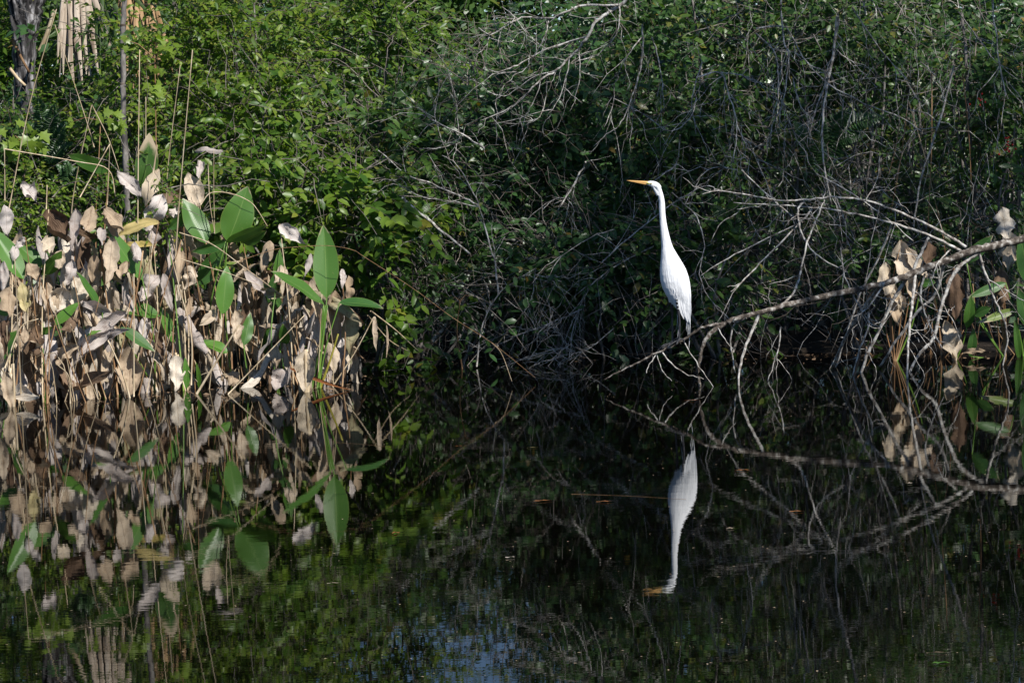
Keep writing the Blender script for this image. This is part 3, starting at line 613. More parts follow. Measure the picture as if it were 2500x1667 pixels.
DEADS = [  # start, end, width px, colour
    ((288, 416), (342, 482), 30, 'lav'), ((388, 414), (353, 502), 34, 'cream'), ((395, 472), (347, 569), 40, 'lav'), ((457, 422), (485, 520), 42, 'tan'), ((418, 468), (448, 486), 16, 'brown'), ((420, 500), (432, 542), 22, 'lav'),
    ((388, 542), (282, 577), 25, 'yel'), ((372, 596), (302, 604), 17, 'yel'), ((416, 560), (428, 690), 28, 'lav'), ((372, 555), (365, 602), 28, 'lav'), ((474, 370), (545, 366), 17, 'lav'), ((488, 391), (485, 433), 17, 'lav'), ((258, 506), (288, 586), 30, 'tan'),
    ((119, 511), (161, 601), 44, 'brown'), ((184, 509), (170, 614), 22, 'lav'), ((222, 501), (208, 581), 34, 'tan'), ((256, 509), (297, 574), 32, 'tan'), ((276, 579), (250, 698), 34, 'tan'), ((11, 637), (5, 712), 20, 'lav'), ((27, 700), (16, 778), 34, 'tan'),
    ((56, 689), (66, 765), 28, 'yel'), ((113, 690), (124, 780), 34, 'tan'), ((155, 702), (136, 769), 42, 'cream'), ((205, 656), (182, 760), 42, 'cream'), ((178, 633), (162, 696), 24, 'lav'), ((115, 579), (124, 622), 28, 'cream'), ((9, 500), (23, 574), 30, 'lav'),
    ((50, 450), (90, 496), 32, 'lav'), ((62, 580), (38, 606), 18, 'lav'), ((252, 557), (246, 597), 22, 'lav'), ((122, 780), (118, 974), 36, 'lav'), ((42, 849), (62, 976), 30, 'lav'), ((15, 908), (27, 995), 24, 'tan'), ((312, 765), (176, 889), 44, 'lav'),
    ((325, 849), (308, 968), 54, 'tan'), ((193, 780), (143, 802), 26, 'brown'), ((86, 792), (92, 868), 32, 'brown'), ((90, 932), (112, 979), 15, 'lav'), ((193, 843), (138, 890), 28, 'tan'), ((196, 920), (176, 956), 20, 'tan'), ((387, 670), (342, 738), 33, 'lav'),
    ((402, 668), (426, 757), 20, 'lav'), ((432, 868), (428, 953), 32, 'cream'), ((356, 773), (354, 830), 26, 'lav'), ((598, 661), (646, 726), 25, 'lav'), ((657, 587), (642, 667), 24, 'tan'), ((569, 755), (577, 844), 26, 'tan'), ((566, 904), (564, 944), 36, 'tan'),
    ((467, 648), (450, 704), 30, 'tan'), ((467, 726), (453, 772), 18, 'tan'), ((387, 811), (398, 876), 18, 'brown'), ((530, 757), (482, 796), 22, 'tan'), ((683, 547), (747, 600), 27, 'lav'), ((758, 619), (748, 673), 14, 'lav'), ((833, 657), (836, 707), 14, 'lav'),
    ((850, 671), (857, 740), 20, 'tan'), ((823, 709), (808, 833), 38, 'tan'), ((856, 758), (851, 888), 38, 'olive'), ((802, 835), (814, 911), 30, 'tan'), ((741, 855), (744, 957), 42, 'cream'), ((688, 900), (675, 954), 34, 'lav'), ((697, 650), (665, 690), 22, 'tan'),
    ((914, 771), (919, 858), 12, 'tan'), ((944, 794), (942, 880), 5, 'tan'), ((672, 840), (680, 900), 26, 'tan'), ((640, 700), (690, 730), 22, 'olive'), ((20, 780), (12, 870), 24, 'brown'), ((60, 800), (56, 860), 22, 'tan'), ((440, 600), (438, 690), 22, 'tan'),
    ((476, 560), (496, 620), 22, 'tan'), ((150, 610), (140, 660), 24, 'tan'), ((230, 620), (228, 690), 22, 'tan'), ((310, 640), (300, 690), 24, 'tan'), ((330, 590), (338, 650), 24, 'lav'), ((236, 860), (232, 940), 22, 'tan'), ((270, 880), (282, 950), 18, 'brown'),
    ((520, 850), (512, 930), 20, 'tan'), ((620, 900), (612, 940), 18, 'tan'), ((600, 740), (590, 810), 20, 'brown'), ((770, 870), (764, 945), 22, 'brown'), ((72, 640), (90, 690), 26, 'tan'), ((30, 590), (36, 640), 20, 'lav'), ((-8, 800), (-14, 920), 26, 'tan')]
for (b, t, w, k) in DEADS:
    mx, my = (b[0] + t[0]) / 2, (b[1] + t[1]) / 2
    hrel = np.clip((950 - my) / 500, 0, 1); p = plant_near(mx + rng.normal(0, 12)); Y = yfront(mx) + hrel * .55 + rng.uniform(-.05, .1)
    if max(b[1], t[1]) > 925:
        yy_ = max(b[1], t[1]); Y = min(max(wat(t[0], yy_)[1] - .02, 20.2), 21.6)
    B = at(*b, Y); T = at(*t, Y - rng.uniform(0, .12)); wm = w * pxm(Y)
    cu = rng.choice([0, 1.0, -1.0, 1.5]); wm *= 1.38 * (1 if not cu else abs(cu) / math.sin(min(abs(cu), 1.5)))
    mb, uv = bigleaf(B, T, wm, dead=True, tilt=rng.normal(0, .25), bend=rng.normal(0, .07), fold=rng.uniform(-.2, .5), twist=rng.normal(0, .5), wave=.16, curl=cu, ragged=.09, nr=14, nc=7, wide=rng.uniform(.38, .55))
    mb.obj('dead_leaf', DEAD[k], p[3], uv=uv)
    if rng.random() < .35 and b[1] < 900:
        base = p[2] + np.array([rng.normal(0, .06), rng.normal(0, .06), 0]); stalk(p[3], base, B, .006, .003, STALK_BROWN if rng.random() < .5 else REED_TAN, .03)
# shared dead-leaf meshes for the mass of smaller withered leaves behind
PROTO = []
for i in range(18):
    mb, uv = bigleaf((0, 0, 0), (0, 0, -1), rng.uniform(.17, .28), dead=True, bend=rng.normal(0, .09), fold=rng.uniform(0, .5), twist=rng.normal(0, .8), wave=.2, curl=rng.choice([.5, 1.0, -1.0, 1.5]), ragged=.11, nr=11, nc=5, wide=rng.uniform(.38, .6), n0=np.array([0, -1, 0.]), crease=.35)
    PROTO.append((mb, uv))
proto_me = {}
cols = ['tan', 'tan', 'lav', 'cream', 'brown', 'tan', 'brown', 'olive', 'lav', 'cream', 'tan', 'lav']
for i in range(340):
    px = rng.uniform(-50, 860); top_y = np.interp(px, TOP_X, TOP_Y) + 40; py = top_y + (860 - top_y) * rng.random() if rng.random() < .5 else rng.uniform(660, 870)
    if px > 560 and rng.random() < .25: continue
    hrel = np.clip((950 - py) / 500, 0, 1); Y = yfront(px) + .13 + hrel * .5 + rng.uniform(0, .4)
    p = plant_near(px); key = (rng.integers(18), cols[rng.integers(len(cols))])
    if key not in proto_me: proto_me[key] = PROTO[key[0]][0].mesh('dead_leaf', DEAD[key[1]], uv=PROTO[key[0]][1])
    o = bpy.data.objects.new('dead_leaf', proto_me[key]); COL.objects.link(o); o.parent = p[3]
    o.location = Vector(at(px, py, Y) - p[2]); L = rng.uniform(.36, .74) * (.8 if px > 560 else 1)
    o.scale = (L * rng.uniform(.7, 1.05), L, L); o.rotation_euler = (rng.normal(0, .4), rng.normal(0, .22) if rng.random() < .88 else rng.normal(0, 1.2), rng.normal(0, .8))
for i in range(44):      # stalks rising from the water, most of them broken off
    px = rng.uniform(-50, 850); p = plant_near(px); Y = yfront(px) + rng.uniform(0, .7)
    b = at(px, 900, Y); b[2] = -.04; topy = np.interp(px, TOP_X, TOP_Y); h = (950 - topy) * pxm(Y) * rng.uniform(.25, .85)
    e = b + np.array([rng.normal(0, .14) * h / .6, rng.normal(0, .08), h])
    r_ = rng.choice([.003, .0045, .0075], p=[.45, .35, .2]); stalk(p[3], b, e, r_, r_ * .7, [STALK_BROWN, REED_TAN, STALK_BROWN, STALK_BROWN][rng.integers(4)], .03)

# sheaths: pale wrapped leaf bases standing at the waterline
for px, w, yb, yt, m in ((428, 20, 952, 868, DEAD['cream']), (28, 16, 992, 905, DEAD['tan']), (742, 24, 957, 870, DEAD['cream'])):
    p = plant_near(px); Y = yfront(px); wp = wat(px, yb); e = at(px + 2, yt, wp[1])
    for k in range(5):
        mb = MB(); r_ = w * pxm(20.6) * .22; off = np.array([(k - 2) * r_ * .9, rng.uniform(-.02, .02), 0])
        tubes(mb, catmull([wp + off * .9 + [0, 0, -.03], (wp + e) / 2 + off, e + off * .6 + [0, 0, rng.uniform(-.05, .05)]], 4), np.linspace(r_ * 1.15, r_ * .7, 9), 6)
        mb.obj('sheath', REED_TAN, p[3])

# plants of the right bank, in dappled shade
RPL = [(2185, 'with two torn tan leaves behind the fallen branch', 21.4), (2330, 'with a folded tan leaf standing in the right shallows', 21.35), (2455, 'with a tall crumpled leaf near the right edge', 21.45), (2500, 'with bright green leaves at the right frame edge', 21.4)]
RP = []
for px, lab, Y in RPL:
    b = at(px, 880, Y); b[2] = -.03; RP.append((px, Y, b, thing('marsh_plant', 'marsh plant ' + lab, 'marsh plant', b, 'marsh plants on the right bank')))
for b, t, w, k, pi_ in (((2448, 505), (2462, 590), 40, 'cream', 2), ((2462, 560), (2468, 662), 34, 'tan', 2), ((2201, 586), (2218, 700), 36, 'cream', 0), ((2222, 620), (2236, 740), 28, 'tan', 0), ((2163, 640), (2172, 740), 32, 'cream', 0), ((2180, 700), (2192, 796), 26, 'tan', 0), ((2170, 700), (2212, 760), 24, 'cream', 0), ((2305, 784), (2332, 878), 32, 'cream', 1), ((2345, 800), (2330, 880), 22, 'tan', 1), ((2330, 655), (2328, 782), 36, 'brown', 1), ((2440, 655), (2452, 760), 34, 'brown', 2),  # cream puts the sunlight on these tan leaves into their colour
                         ((2268, 590), (2262, 660), 26, 'brown', 0), ((2350, 862), (2408, 856), 12, 'tan', 1), ((2215, 600), (2260, 700), 22, 'tan', 0)):
    Y = RP[pi_][1] - .05; mb, uv = bigleaf(at(*b, Y), at(*t, Y - .08), w * pxm(Y) * 1.65, dead=True, tilt=rng.normal(0, .15), bend=rng.normal(0, .06), twist=rng.normal(0, .3), wave=.24, curl=rng.choice([.6, 1., -1.]), ragged=.15, nr=14, nc=7, wide=.5)
    mb.obj('dead_leaf', DEAD[k], RP[pi_][3], uv=uv); stalk(RP[pi_][3], RP[pi_][2], at(*b, Y), .006, .003, STALK_BROWN)
for b, t, w, k, pi_ in (((2455, 690), (2363, 728), 26, 'dk', 3), ((2480, 757), (2387, 787), 22, 'yg', 3), ((2508, 690), (2490, 570), 46, 'dk', 3), ((2512, 800), (2486, 700), 38, 'dk', 3), ((2360, 640), (2425, 575), 34, 'dk', 2), ((2360, 800), (2372, 720), 28, 'g', 1), ((2250, 690), (2285, 690), 24, 'dk', 0),  # deep green on the right-edge leaves paints in their partial shade
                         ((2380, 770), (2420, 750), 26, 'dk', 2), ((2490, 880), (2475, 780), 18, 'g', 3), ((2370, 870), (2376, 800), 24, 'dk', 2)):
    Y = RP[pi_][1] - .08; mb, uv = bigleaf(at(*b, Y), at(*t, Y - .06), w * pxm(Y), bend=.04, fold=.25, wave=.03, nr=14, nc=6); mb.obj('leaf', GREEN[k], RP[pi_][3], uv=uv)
    stalk(RP[pi_][3], RP[pi_][2], at(*b, Y), .007, .004, STALK_GREEN)
for i in range(26):
    px = rng.uniform(2130, 2510); pi_ = int(np.argmin([abs(p[0] - px) for p in RP])); Y = rng.uniform(21.5, 22.2); b = at(px, 880, Y); b[2] = -.03
    stalk(RP[pi_][3], b, b + np.array([rng.normal(0, .1), rng.normal(0, .1), rng.uniform(.2, .7)]), .005, .003, STALK_BROWN)

# ------------------------------------------------------------------ dry reeds
def reed(pts, label, Y, r=2.0, m=None, group=None, Yend=None, name='reed_stalk', cat='reed'):
    n = len(pts); Ys = np.linspace(Y, Y if Yend is None else Yend, n)
    P = np.array([at(*p, y) for p, y in zip(pts, Ys)]); mb = MB(); pc = catmull(P, 5)
    tubes(mb, pc, np.linspace(r, r * .6, len(pc)) * .8 * pxm(Y), 6)
    return tag(mb.obj(name, m or REED_TAN, origin=P[0]), label, cat, group)
G = 'dry reeds over the left stand'
reed([(336, 700), (337, 448), (341, 122)], 'tall straight dry reed right of the thin grey sapling', 21.3, 2.2, group=G)
reed([(428, 640), (440, 463), (470, 122)], 'tall pale dry reed leaning right above the tan dead leaf', 21.3, 2.4, group=G)
reed([(405, 520), (411, 398), (440, 160)], 'thin olive reed between the two tallest dry reeds', 21.6, 1.8, group=G)
reed([(20, 520), (73, 253), (138, 23)], 'long dry reed slanting across the fan palm trunk', 21.5, 2.0, group=G)
reed([(230, 360), (207, 283), (134, 61)], 'dry reed falling right from the top of the slanting one', 21.5, 1.6, group=G)
reed([(172, 560), (182, 459), (224, 256)], 'dry reed bent over in a sharp peak, left leg', 21.4, 2.0, group=G)
reed([(224, 256), (264, 337), (292, 420)], 'dry reed bent over in a sharp peak, right leg', 21.4, 1.8, group=G)
reed([(195, 482), (268, 352)], 'pair-like short dry reed slanting up beneath the peak', 21.3, 2.0, group=G)
reed([(262, 500), (265, 430), (268, 352)], 'upright dry reed meeting the short slanting reed', 21.3, 1.5, group=G)
reed([(11, 364), (184, 394), (264, 414), (282, 480)], 'pale reed lying across the far left below the lime leaves', 21.3, 2.0, group=G)
reed([(356, 345), (356, 237)], 'short orange reed tip above the half-browned leaf', 21.6, 2.0, group=G)
reed([(374, 424), (384, 354)], 'stout whitish broken reed beside the half-browned leaf', 21.3, 3.2, group=G)
reed([(524, 570), (522, 470), (522, 367)], 'upright dry reed left of the broad upright green leaf', 21.5, 1.5, group=G)
reed([(508, 400), (512, 490), (524, 570)], 'curved dry reed meeting the upright one by the broad leaf', 21.5, 1.5, group=G)
reed([(113, 512), (115, 452)], 'short pale reed over the brown curled leaf', 21.2, 2.0, group=G)
reed([(12, 490), (11, 364)], 'upright reed at the left frame edge', 21.4, 2.0, group=G)
reed([(490, 500), (515, 471), (565, 473), (609, 492), (630, 515), (653, 553)], 'arched tan stem bowing over the broad upright green leaf', 21.35, 1.8, group=G)
reed([(438, 568), (515, 595), (591, 649), (660, 700), (716, 745)], 'long tan stem sloping down right across the middle of the stand', 20.9, 1.8, group=G)
reed([(440, 632), (500, 650), (560, 668), (640, 700)], 'second tan stem sloping just below the long one', 20.9, 1.5, group=G)
reed([(584, 637), (668, 610), (725, 603), (800, 600), (860, 610), (892, 629), (1004, 701), (1106, 776), (1201, 837), (1307, 922)], 'very long tan stem arching from the stand down into the water at centre', 20.9, .95, m=STALK_BROWN, Yend=20.8)
reed([(1201, 837), (1225, 864), (1250, 931)], 'short straw branching off the very long stem into the water', 20.85, 1.2, Yend=20.55)
reed([(557, 962), (650, 866), (744, 769)], 'pale straight stick leaning right out of the water', 20.75, 2.3, Yend=20.7)
reed([(480, 962), (530, 880), (584, 792)], 'thick pale broken stick leaning right beside the green low leaf', 20.85, 4.2, Yend=20.9)
reed([(327, 968), (327, 820), (327, 668)], 'straight upright pale stalk before the broad ribbed dead leaf', 20.62, 2.4, group=G)
reed([(52, 984), (44, 800), (36, 633)], 'straight upright pale stalk at far left over the grey leaf', 20.5, 2.5, group=G)
reed([(467, 940), (467, 821), (440, 710), (415, 614)], 'dry stalk leaning left over the long grey hanging leaf', 20.85, 2.6, group=G)
reed([(210, 985), (160, 860), (100, 690)], 'dark stalk leaning left past the long grey leaf', 20.5, 2.2, m=STALK_BROWN, group=G)
reed([(240, 975), (200, 880), (172, 790)], 'thin tan stalk leaning left beside the dark leaning one', 20.55, 1.8, group=G)
reed([(172, 985), (168, 920), (140, 890)], 'bent pale straw standing in the water right of the long grey leaf', 20.5, 2.6, group=G)
reed([(12, 898), (50, 800), (94, 778)], 'angled pale straw crossing the far left stalks', 20.6, 2.3, group=G)
reed([(905, 759), (965, 805), (1021, 857)], 'pair of tan straws slanting down to the grey log, upper one', 21.6, 2.5, Yend=22.0)
reed([(898, 770), (950, 830), (1003, 860)], 'pair of tan straws slanting down to the grey log, lower one', 21.6, 2.0, Yend=22.0)
for i, (x0, y0, x1, y1) in enumerate([(2217, 245, 2285, 500), (2285, 500, 2310, 640), (2275, 177, 2265, 560), (2217, 245, 2175, 520), (2196, 300, 2168, 430), (2350, 180, 2372, 470)]):
    reed([(x0, y0), ((x0 + x1) / 2 + 4, (y0 + y1) / 2), (x1, y1)], 'rusty dry reed ' + ['hanging long from the upper right tangle', 'continuing down to the limb from the upper right tangle', 'standing thin behind the fallen branch arches', 'slanting left from the upper right tangle', 'short and brown left of the rusty tangle', 'standing by the thin pale right trunk'][i], 21.9, 2.0, STALK_BROWN if i else TWIG_TAN, 'rusty reeds on the right')
ANCH = {-25: 'at the left frame edge', 28: 'by the sheathed base at far left', 70: 'by the tattered grey leaves', 118: 'by the long grey hanging leaf', 160: 'by the crumpled tan leaf fan', 205: 'by the brown stalks at left', 250: 'by the pale diagonal leaf', 310: 'by the broad ribbed leaf', 345: 'below the half-browned leaf', 385: 'by the horizontal green leaf',
        428: 'by the cream stump', 458: 'by the bright green shoots', 500: 'among the tall tan leaves', 540: 'below the broad upright leaf', 570: 'by the pale squat leaf', 620: 'by the rusty stalks', 675: 'by the grey triangular leaf', 735: 'by the cream sheath', 772: 'below the tallest green leaf', 835: 'by the hanging olive leaf'}
seen = set()
for i in range(70):
    px = rng.uniform(-20, 840); Y = yfront(px) + rng.uniform(-.02, .4); b = at(px, 900, Y); b[2] = -.03
    h = rng.uniform(.15, .75); dx = rng.normal(0, .22) * h; e = b + np.array([dx, rng.normal(0, .1) * h, h]); k = b * .45 + e * .55 + rng.normal(0, .012, 3)
    kink = rng.random() < .3
    if kink: e = k + np.array([rng.normal(0, .2), rng.normal(0, .05), -rng.uniform(.05, .25)])
    lab = ('short ' if h < .4 else 'tall ') + ('snapped' if kink else 'straight') + ' dry stem ' + ('leaning left ' if dx < -.03 else 'leaning right ' if dx > .03 else 'upright ') + ANCH[plant_near(px)[0]]
    if lab in seen or len(seen) > 44: continue
    seen.add(lab); mb = MB(); tubes(mb, catmull([b, k, e], 3), np.linspace(.0036, .002, 7), 5)
    tag(mb.obj('dry_stem', REED_TAN, origin=b), lab, 'dry stem', 'thin dry stems in the left stand')
# rust coloured flat leaf lying out over the water
Y = 20.75; mb, uv = bigleaf(at(706, 901, 20.95), wat(862, 953) + [0, 0, .012], 13 * pxm(Y), dead=True, curl=1.0, wave=.05, wide=.35, bend=.02, crease=0)
tag(mb.obj('fallen_leaf', DEAD['rust'], uv=uv), 'long rust red withered leaf slanting into the water at the right end of the stand', 'leaf')

# ------------------------------------------------------------------ fallen branch with the perch
LY_X = [1400, 1475, 1740, 2050, 2200, 2388, 2560]; LY_Y = [20.03, 20.03, 19.95, 20.2, 20.35, 20.5, 20.8]
def ly(px): return float(np.interp(px, LY_X, LY_Y))
def bpath(pts, Ya=None, Yb=None):
    n = len(pts)
    if Ya is None: return np.array([at(*p, ly(p[0])) for p in pts])
    Yb = Ya if Yb is None else Yb
    return np.array([at(*p, y) for p, y in zip(pts, np.linspace(Ya, Yb, n))])
FB = thing('fallen_branch', 'long pale fallen branch reaching over the water with the egret perched near its tip', 'branch', tuple(at(2500, 584, ly(2500))))
def limb(name, pts, r0, r1, m=BARK_LIMB, root=FB, Y=None, sides=10, kink=.0025, rn=.07, n=5):
    P = bpath(pts) if Y is None else bpath(pts, *Y)
    mb = MB(); u = pxm(20.3) * .88; rough_tube(mb, P, r0 * u, r1 * u, sides, rn, kink, n=n)
    # little broken stubs
    pc = catmull(P, n)
    for i in range(1, len(pc) - 1):
        if rng.random() < .22 and r0 > 2:
            d = nrm(nrm(pc[i + 1] - pc[i]) + rng.normal(0, 1, 3)); ln = rng.uniform(.006, .03)
            tubes(mb, np.array([pc[i], pc[i] + d * (ln * .6 + r1 * u), pc[i] + d * (ln + r1 * u)]), np.array([.0035, .003, .0018]) * min(1.3, r0 / 5), 5)
    return mb.obj(name, m, root)
limb('limb', [(2560, 570), (2500, 584), (2442, 597), (2388, 609), (2346, 622), (2289, 645), (2231, 668), (2174, 687), (2098, 706), (2032, 718), (1971, 733), (1914, 746), (1868, 760), (1814, 773), (1772, 787)], 12, 6.4, sides=12)
limb('limb', [(1772, 787), (1745, 806), (1722, 829), (1711, 863), (1703, 901), (1708, 940), (1712, 975)], 6.4, 4, sides=10)
PERCH = [(1775, 787), (1751, 792), (1715, 800), (1684, 819), (1650, 840), (1600, 863), (1550, 890), (1510, 908), (1475, 927)]
limb('limb', PERCH, 4.6, 1.8, sides=10, n=8)
BR = [([(2358, 603), (2308, 572), (2251, 543), (2174, 509), (2113, 490), (2040, 482), (1964, 488), (1906, 490), (1830, 476), (1753, 466), (1715, 474)], 4.4, 1.2, (20.5, 20.3)),
      ([(2346, 613), (2289, 584), (2212, 555), (2136, 534), (2059, 517), (1983, 507), (1906, 501), (1791, 496)], 4.2, 1.2, (20.5, 20.4)),
      ([(2388, 618), (2358, 637), (2327, 672), (2304, 729), (2289, 787), (2277, 829), (2243, 867), (2212, 926)], 6.4, 3.6, (20.5, 20.45)),
      ([(2390, 618), (2408, 676), (2427, 729), (2450, 779), (2459, 829), (2446, 903)], 4.2, 2, (20.5, 20.6)),
      ([(2220, 674), (2238, 640), (2251, 614), (2266, 580)], 5, 3.6, (20.38, 20.4)),
      ([(2235, 668), (2228, 737), (2220, 802), (2216, 878), (2214, 968)], 4.6, 2.6, (20.38, 19.9)),
      ([(2258, 668), (2247, 718), (2262, 775), (2277, 809), (2300, 850)], 3.4, 1.6, (20.4, 20.3)),
      ([(2212, 682), (2174, 744), (2147, 806), (2120, 859), (2101, 915)], 5.4, 4, (20.4, 20.55)),
      ([(2147, 700), (2098, 767), (2063, 825), (2032, 896)], 5, 4, (20.3, 21.0)),
      ([(2304, 650), (2281, 721), (2231, 771), (2174, 855), (2149, 894)], 5.4, 3.2, (20.45, 20.8)),
      ([(2155, 700), (2117, 752), (2082, 775)], 3, 1.2, (20.3, 20.1)),
      ([(2178, 546), (2155, 607), (2117, 683), (2090, 744), (2063, 829), (2040, 896)], 3.4, 2.4, (20.45, 20.9)),
      ([(2120, 760), (2120, 798), (2097, 859), (2078, 926)], 3.2, 2, (20.4, 20.4)),
      ([(1910, 745), (1937, 714), (1956, 660), (1971, 591), (1998, 522), (2013, 488)], 3.4, 1.8, (20.1, 20.4)),
      ([(1964, 490), (1948, 515), (1956, 565), (1979, 607), (2013, 637), (2071, 664)], 3.2, 1.6, (20.4, 20.3)),
      ([(1983, 511), (1944, 553), (1868, 630), (1818, 683), (1784, 712)], 3.0, 1.4, (20.45, 20.3)),
      ([(1944, 549), (1830, 603), (1753, 645), (1707, 675)], 2.2, 1.0, (20.4, 20.5)),
      ([(1853, 768), (1822, 840), (1807, 897), (1803, 955)], 5, 2.6, (20.03, 19.9)),
      ([(1822, 776), (1791, 794), (1784, 840), (1795, 911)], 3, 1.6, (20.0, 20.1)),
      ([(1906, 798), (1898, 859), (1872, 934)], 2.2, 1.4, (20.2, 20.2)),
      ([(1615, 856), (1638, 886), (1676, 913), (1719, 922)], 2.2, .9, (20.0, 19.85)),
      ([(1669, 832), (1699, 882), (1742, 945)], 1.8, .9, (20.0, 19.9)),
      ([(1752, 800), (1770, 830), (1790, 852)], 1.8, .8, (19.95, 19.9)),
      ([(2052, 603), (2063, 675), (2094, 740), (2125, 790), (2150, 800)], 2.2, 1.0, (20.3, 20.2)),
      ([(1810, 415), (1887, 488), (1944, 534)], 2, 1.4, (20.5, 20.45)),
      ([(2006, 430), (2098, 484), (2174, 540), (2230, 590)], 1.8, 1.2, (20.6, 20.4)),
      ([(2120, 795), (2150, 800), (2170, 760)], 1.4, .8, (20.4, 20.4)),
      ([(2214, 790), (2232, 808), (2262, 800), (2268, 770)], 1.6, .9, (20.3, 20.3)),
      ([(2320, 610), (2290, 640), (2275, 680)], 2.4, 1.2, (20.5, 20.3)),
      ([(2410, 680), (2450, 705), (2500, 735)], 1.8, 1.0, (20.5, 20.5)),
      ([(1602, 864), (1585, 890), (1578, 912)], 1.6, .8, (20.0, 19.95)),
      ([(1604, 866), (1618, 905), (1640, 930)], 1.4, .7, (20.0, 19.9)),
      ([(1830, 480), (1800, 520), (1760, 545), (1735, 590)], 1.8, .8, (20.4, 20.5)),
      ([(2266, 672), (2290, 720), (2330, 790), (2345, 840)], 2.2, 1.0, (20.4, 20.6)),
      ([(2040, 482), (2062, 540), (2070, 600)], 2.0, 1, (20.3, 20.4)), ([(2113, 490), (2140, 440), (2150, 380)], 1.8, .8, (20.4, 20.8))]
for pts, r0, r1, Y in BR: limb('branchlet', pts, r0, r1, Y=Y, sides=7, m=BARK_PALE)
# fine side twigs of the fallen branch
mb = MB(); paths = []
for pts, r0, r1, Y in BR:
    if np.mean([p[0] for p in pts]) < 1860: continue
    P = catmull(bpath(pts, *Y), 5)
    for k in range(3):
        i = rng.integers(1, len(P) - 1); d = nrm(nrm(P[i + 1 if i + 1 < len(P) else i] - P[i - 1]) * .8 + rng.normal(0, .8, 3) * [1, .5, 1]); L = rng.uniform(.08, .3)
        paths.append(twig_paths(P[i][None], d[None], np.array([L]), np.array([rng.uniform(-.3, .5)]), K=6, wig=.15)[0])
tubes(mb, np.array(paths), np.linspace(.003, .001, 6)[None] * np.ones((len(paths), 1)), 4)
stuff(mb.obj('twig_spray', BARK_PALE, FB))

# ------------------------------------------------------------------ other dead branches, trunks, vines
def dead_branch(label, parts, Y, name='dead_branch', m=BARK_PALE, auto=3, cat='branch', group=None, tl=(.1, .4), spread=.7, fine=1):
    P0 = at(*parts[0][0][0], Y); th = thing(name, label, cat, tuple(P0), group); paths = []; u = pxm(Y)
    for i, (pts, r0, r1) in enumerate(parts):
        P = np.array([at(*p, Y + (.0 if i == 0 else rng.normal(0, .03)) + .05 * math.sin(j * 1.3 + i) * (j > 0)) for j, p in enumerate(pts)])
        fk = 1 if m is BARK_LIMB else .8
        mb = MB(); rough_tube(mb, P, r0 * u * fk, r1 * u * fk, 7, .06, .003, n=4); mb.obj('limb' if i == 0 else 'branchlet', m, th)
        pc = catmull(P, 4)
        for k in range(int(1.5 * auto * max(1, len(pts) / 3))):
            j = rng.integers(1, len(pc) - 1); d = nrm(nrm(pc[j + 1] - pc[j - 1]) + rng.normal(0, spread, 3) * [1, .5, 1]); L = rng.uniform(*tl)
            q1 = twig_paths(pc[j][None], d[None], np.array([L]), np.array([rng.uniform(-.3, .6)]), K=6, wig=.15)[0]; paths.append((q1, 1))
            for _ in range(fine):
                jj = rng.integers(2, 5); d2 = nrm(nrm(q1[jj] - q1[jj - 1]) + rng.normal(0, .6, 3) * [1, .5, 1])
                paths.append((twig_paths(q1[jj][None], d2[None], np.array([L * .5]), np.array([rng.uniform(-.2, .5)]), K=6, wig=.15)[0], .7))
    if paths:
        mb = MB(); tubes(mb, np.array([p for p, _ in paths]), np.linspace(.0028, .0010, 6)[None] * np.array([[k] for _, k in paths]), 4); stuff(mb.obj('twig_spray', m, th))
    return th
dead_branch('forked bare dead branch with pale drooping twigs hanging in from the top centre', [
    ([(1560, -30), (1512, 15), (1481, 34), (1451, 57), (1436, 90), (1413, 119), (1390, 142), (1359, 172), (1320, 195), (1294, 222), (1263, 252), (1225, 275), (1172, 295)], 6, 1.2),
    ([(1512, 13), (1489, 13), (1428, 15), (1378, 31), (1340, 46), (1283, 42), (1252, 54), (1217, 75), (1195, 86), (1168, 69)], 4, 1.2),
    ([(1195, 86), (1187, 111), (1164, 136)], 1.6, .8), ([(1340, 46), (1332, 84), (1309, 130), (1283, 168), (1250, 185)], 2.4, 1), ([(1225, 17), (1263, 46)], 1, 1.4), ([(1252, 54), (1217, 57), (1175, 65)], 1.6, .8),
    ([(1436, 90), (1382, 105), (1321, 126), (1283, 149), (1244, 168), (1217, 176), (1179, 168)], 3, 1), ([(1336, 190), (1332, 245), (1317, 283), (1283, 306)], 2, .9), ([(1390, 142), (1380, 200), (1360, 250), (1336, 283)], 2, .9),
    ([(1512, 18), (1512, 42), (1508, 77), (1485, 111), (1451, 138), (1410, 147)], 2.6, 1), ([(1566, 92), (1531, 138), (1512, 176), (1505, 200)], 2, 1), ([(1413, 119), (1415, 190), (1400, 250)], 1.8, .9), ([(1359, 172), (1300, 190), (1240, 232), (1205, 232)], 1.8, .8)], 21.9, auto=2, tl=(.12, .4))
dead_branch('thin grey dead stems drooping right of the forked branch above the egret', [
    ([(1568, 60), (1568, 138), (1554, 203), (1531, 268), (1512, 306), (1482, 329), (1451, 356)], 2.8, 1), ([(1592, 92), (1608, 145), (1619, 226), (1622, 270)], 2, 1), ([(1500, 206), (1495, 260), (1475, 310)], 1.8, .9), ([(1700, 240), (1690, 280), (1655, 315), (1620, 315), (1575, 280), (1497, 240)], 2.4, 1)], 22.1, auto=2)
dead_branch('bare twig fan crossing the mid green bush left of centre', [([(1183, 363), (1130, 329), (1064, 298), (1026, 268), (976, 218)], 2.8, 1), ([(1130, 332), (1100, 355), (1064, 362), (1025, 363)], 1.8, .8), ([(1064, 298), (1060, 260), (1054, 232)], 1.4, .7), ([(1120, 330), (1112, 240), (1095, 180)], 1.4, .7)], 22.0, auto=2)
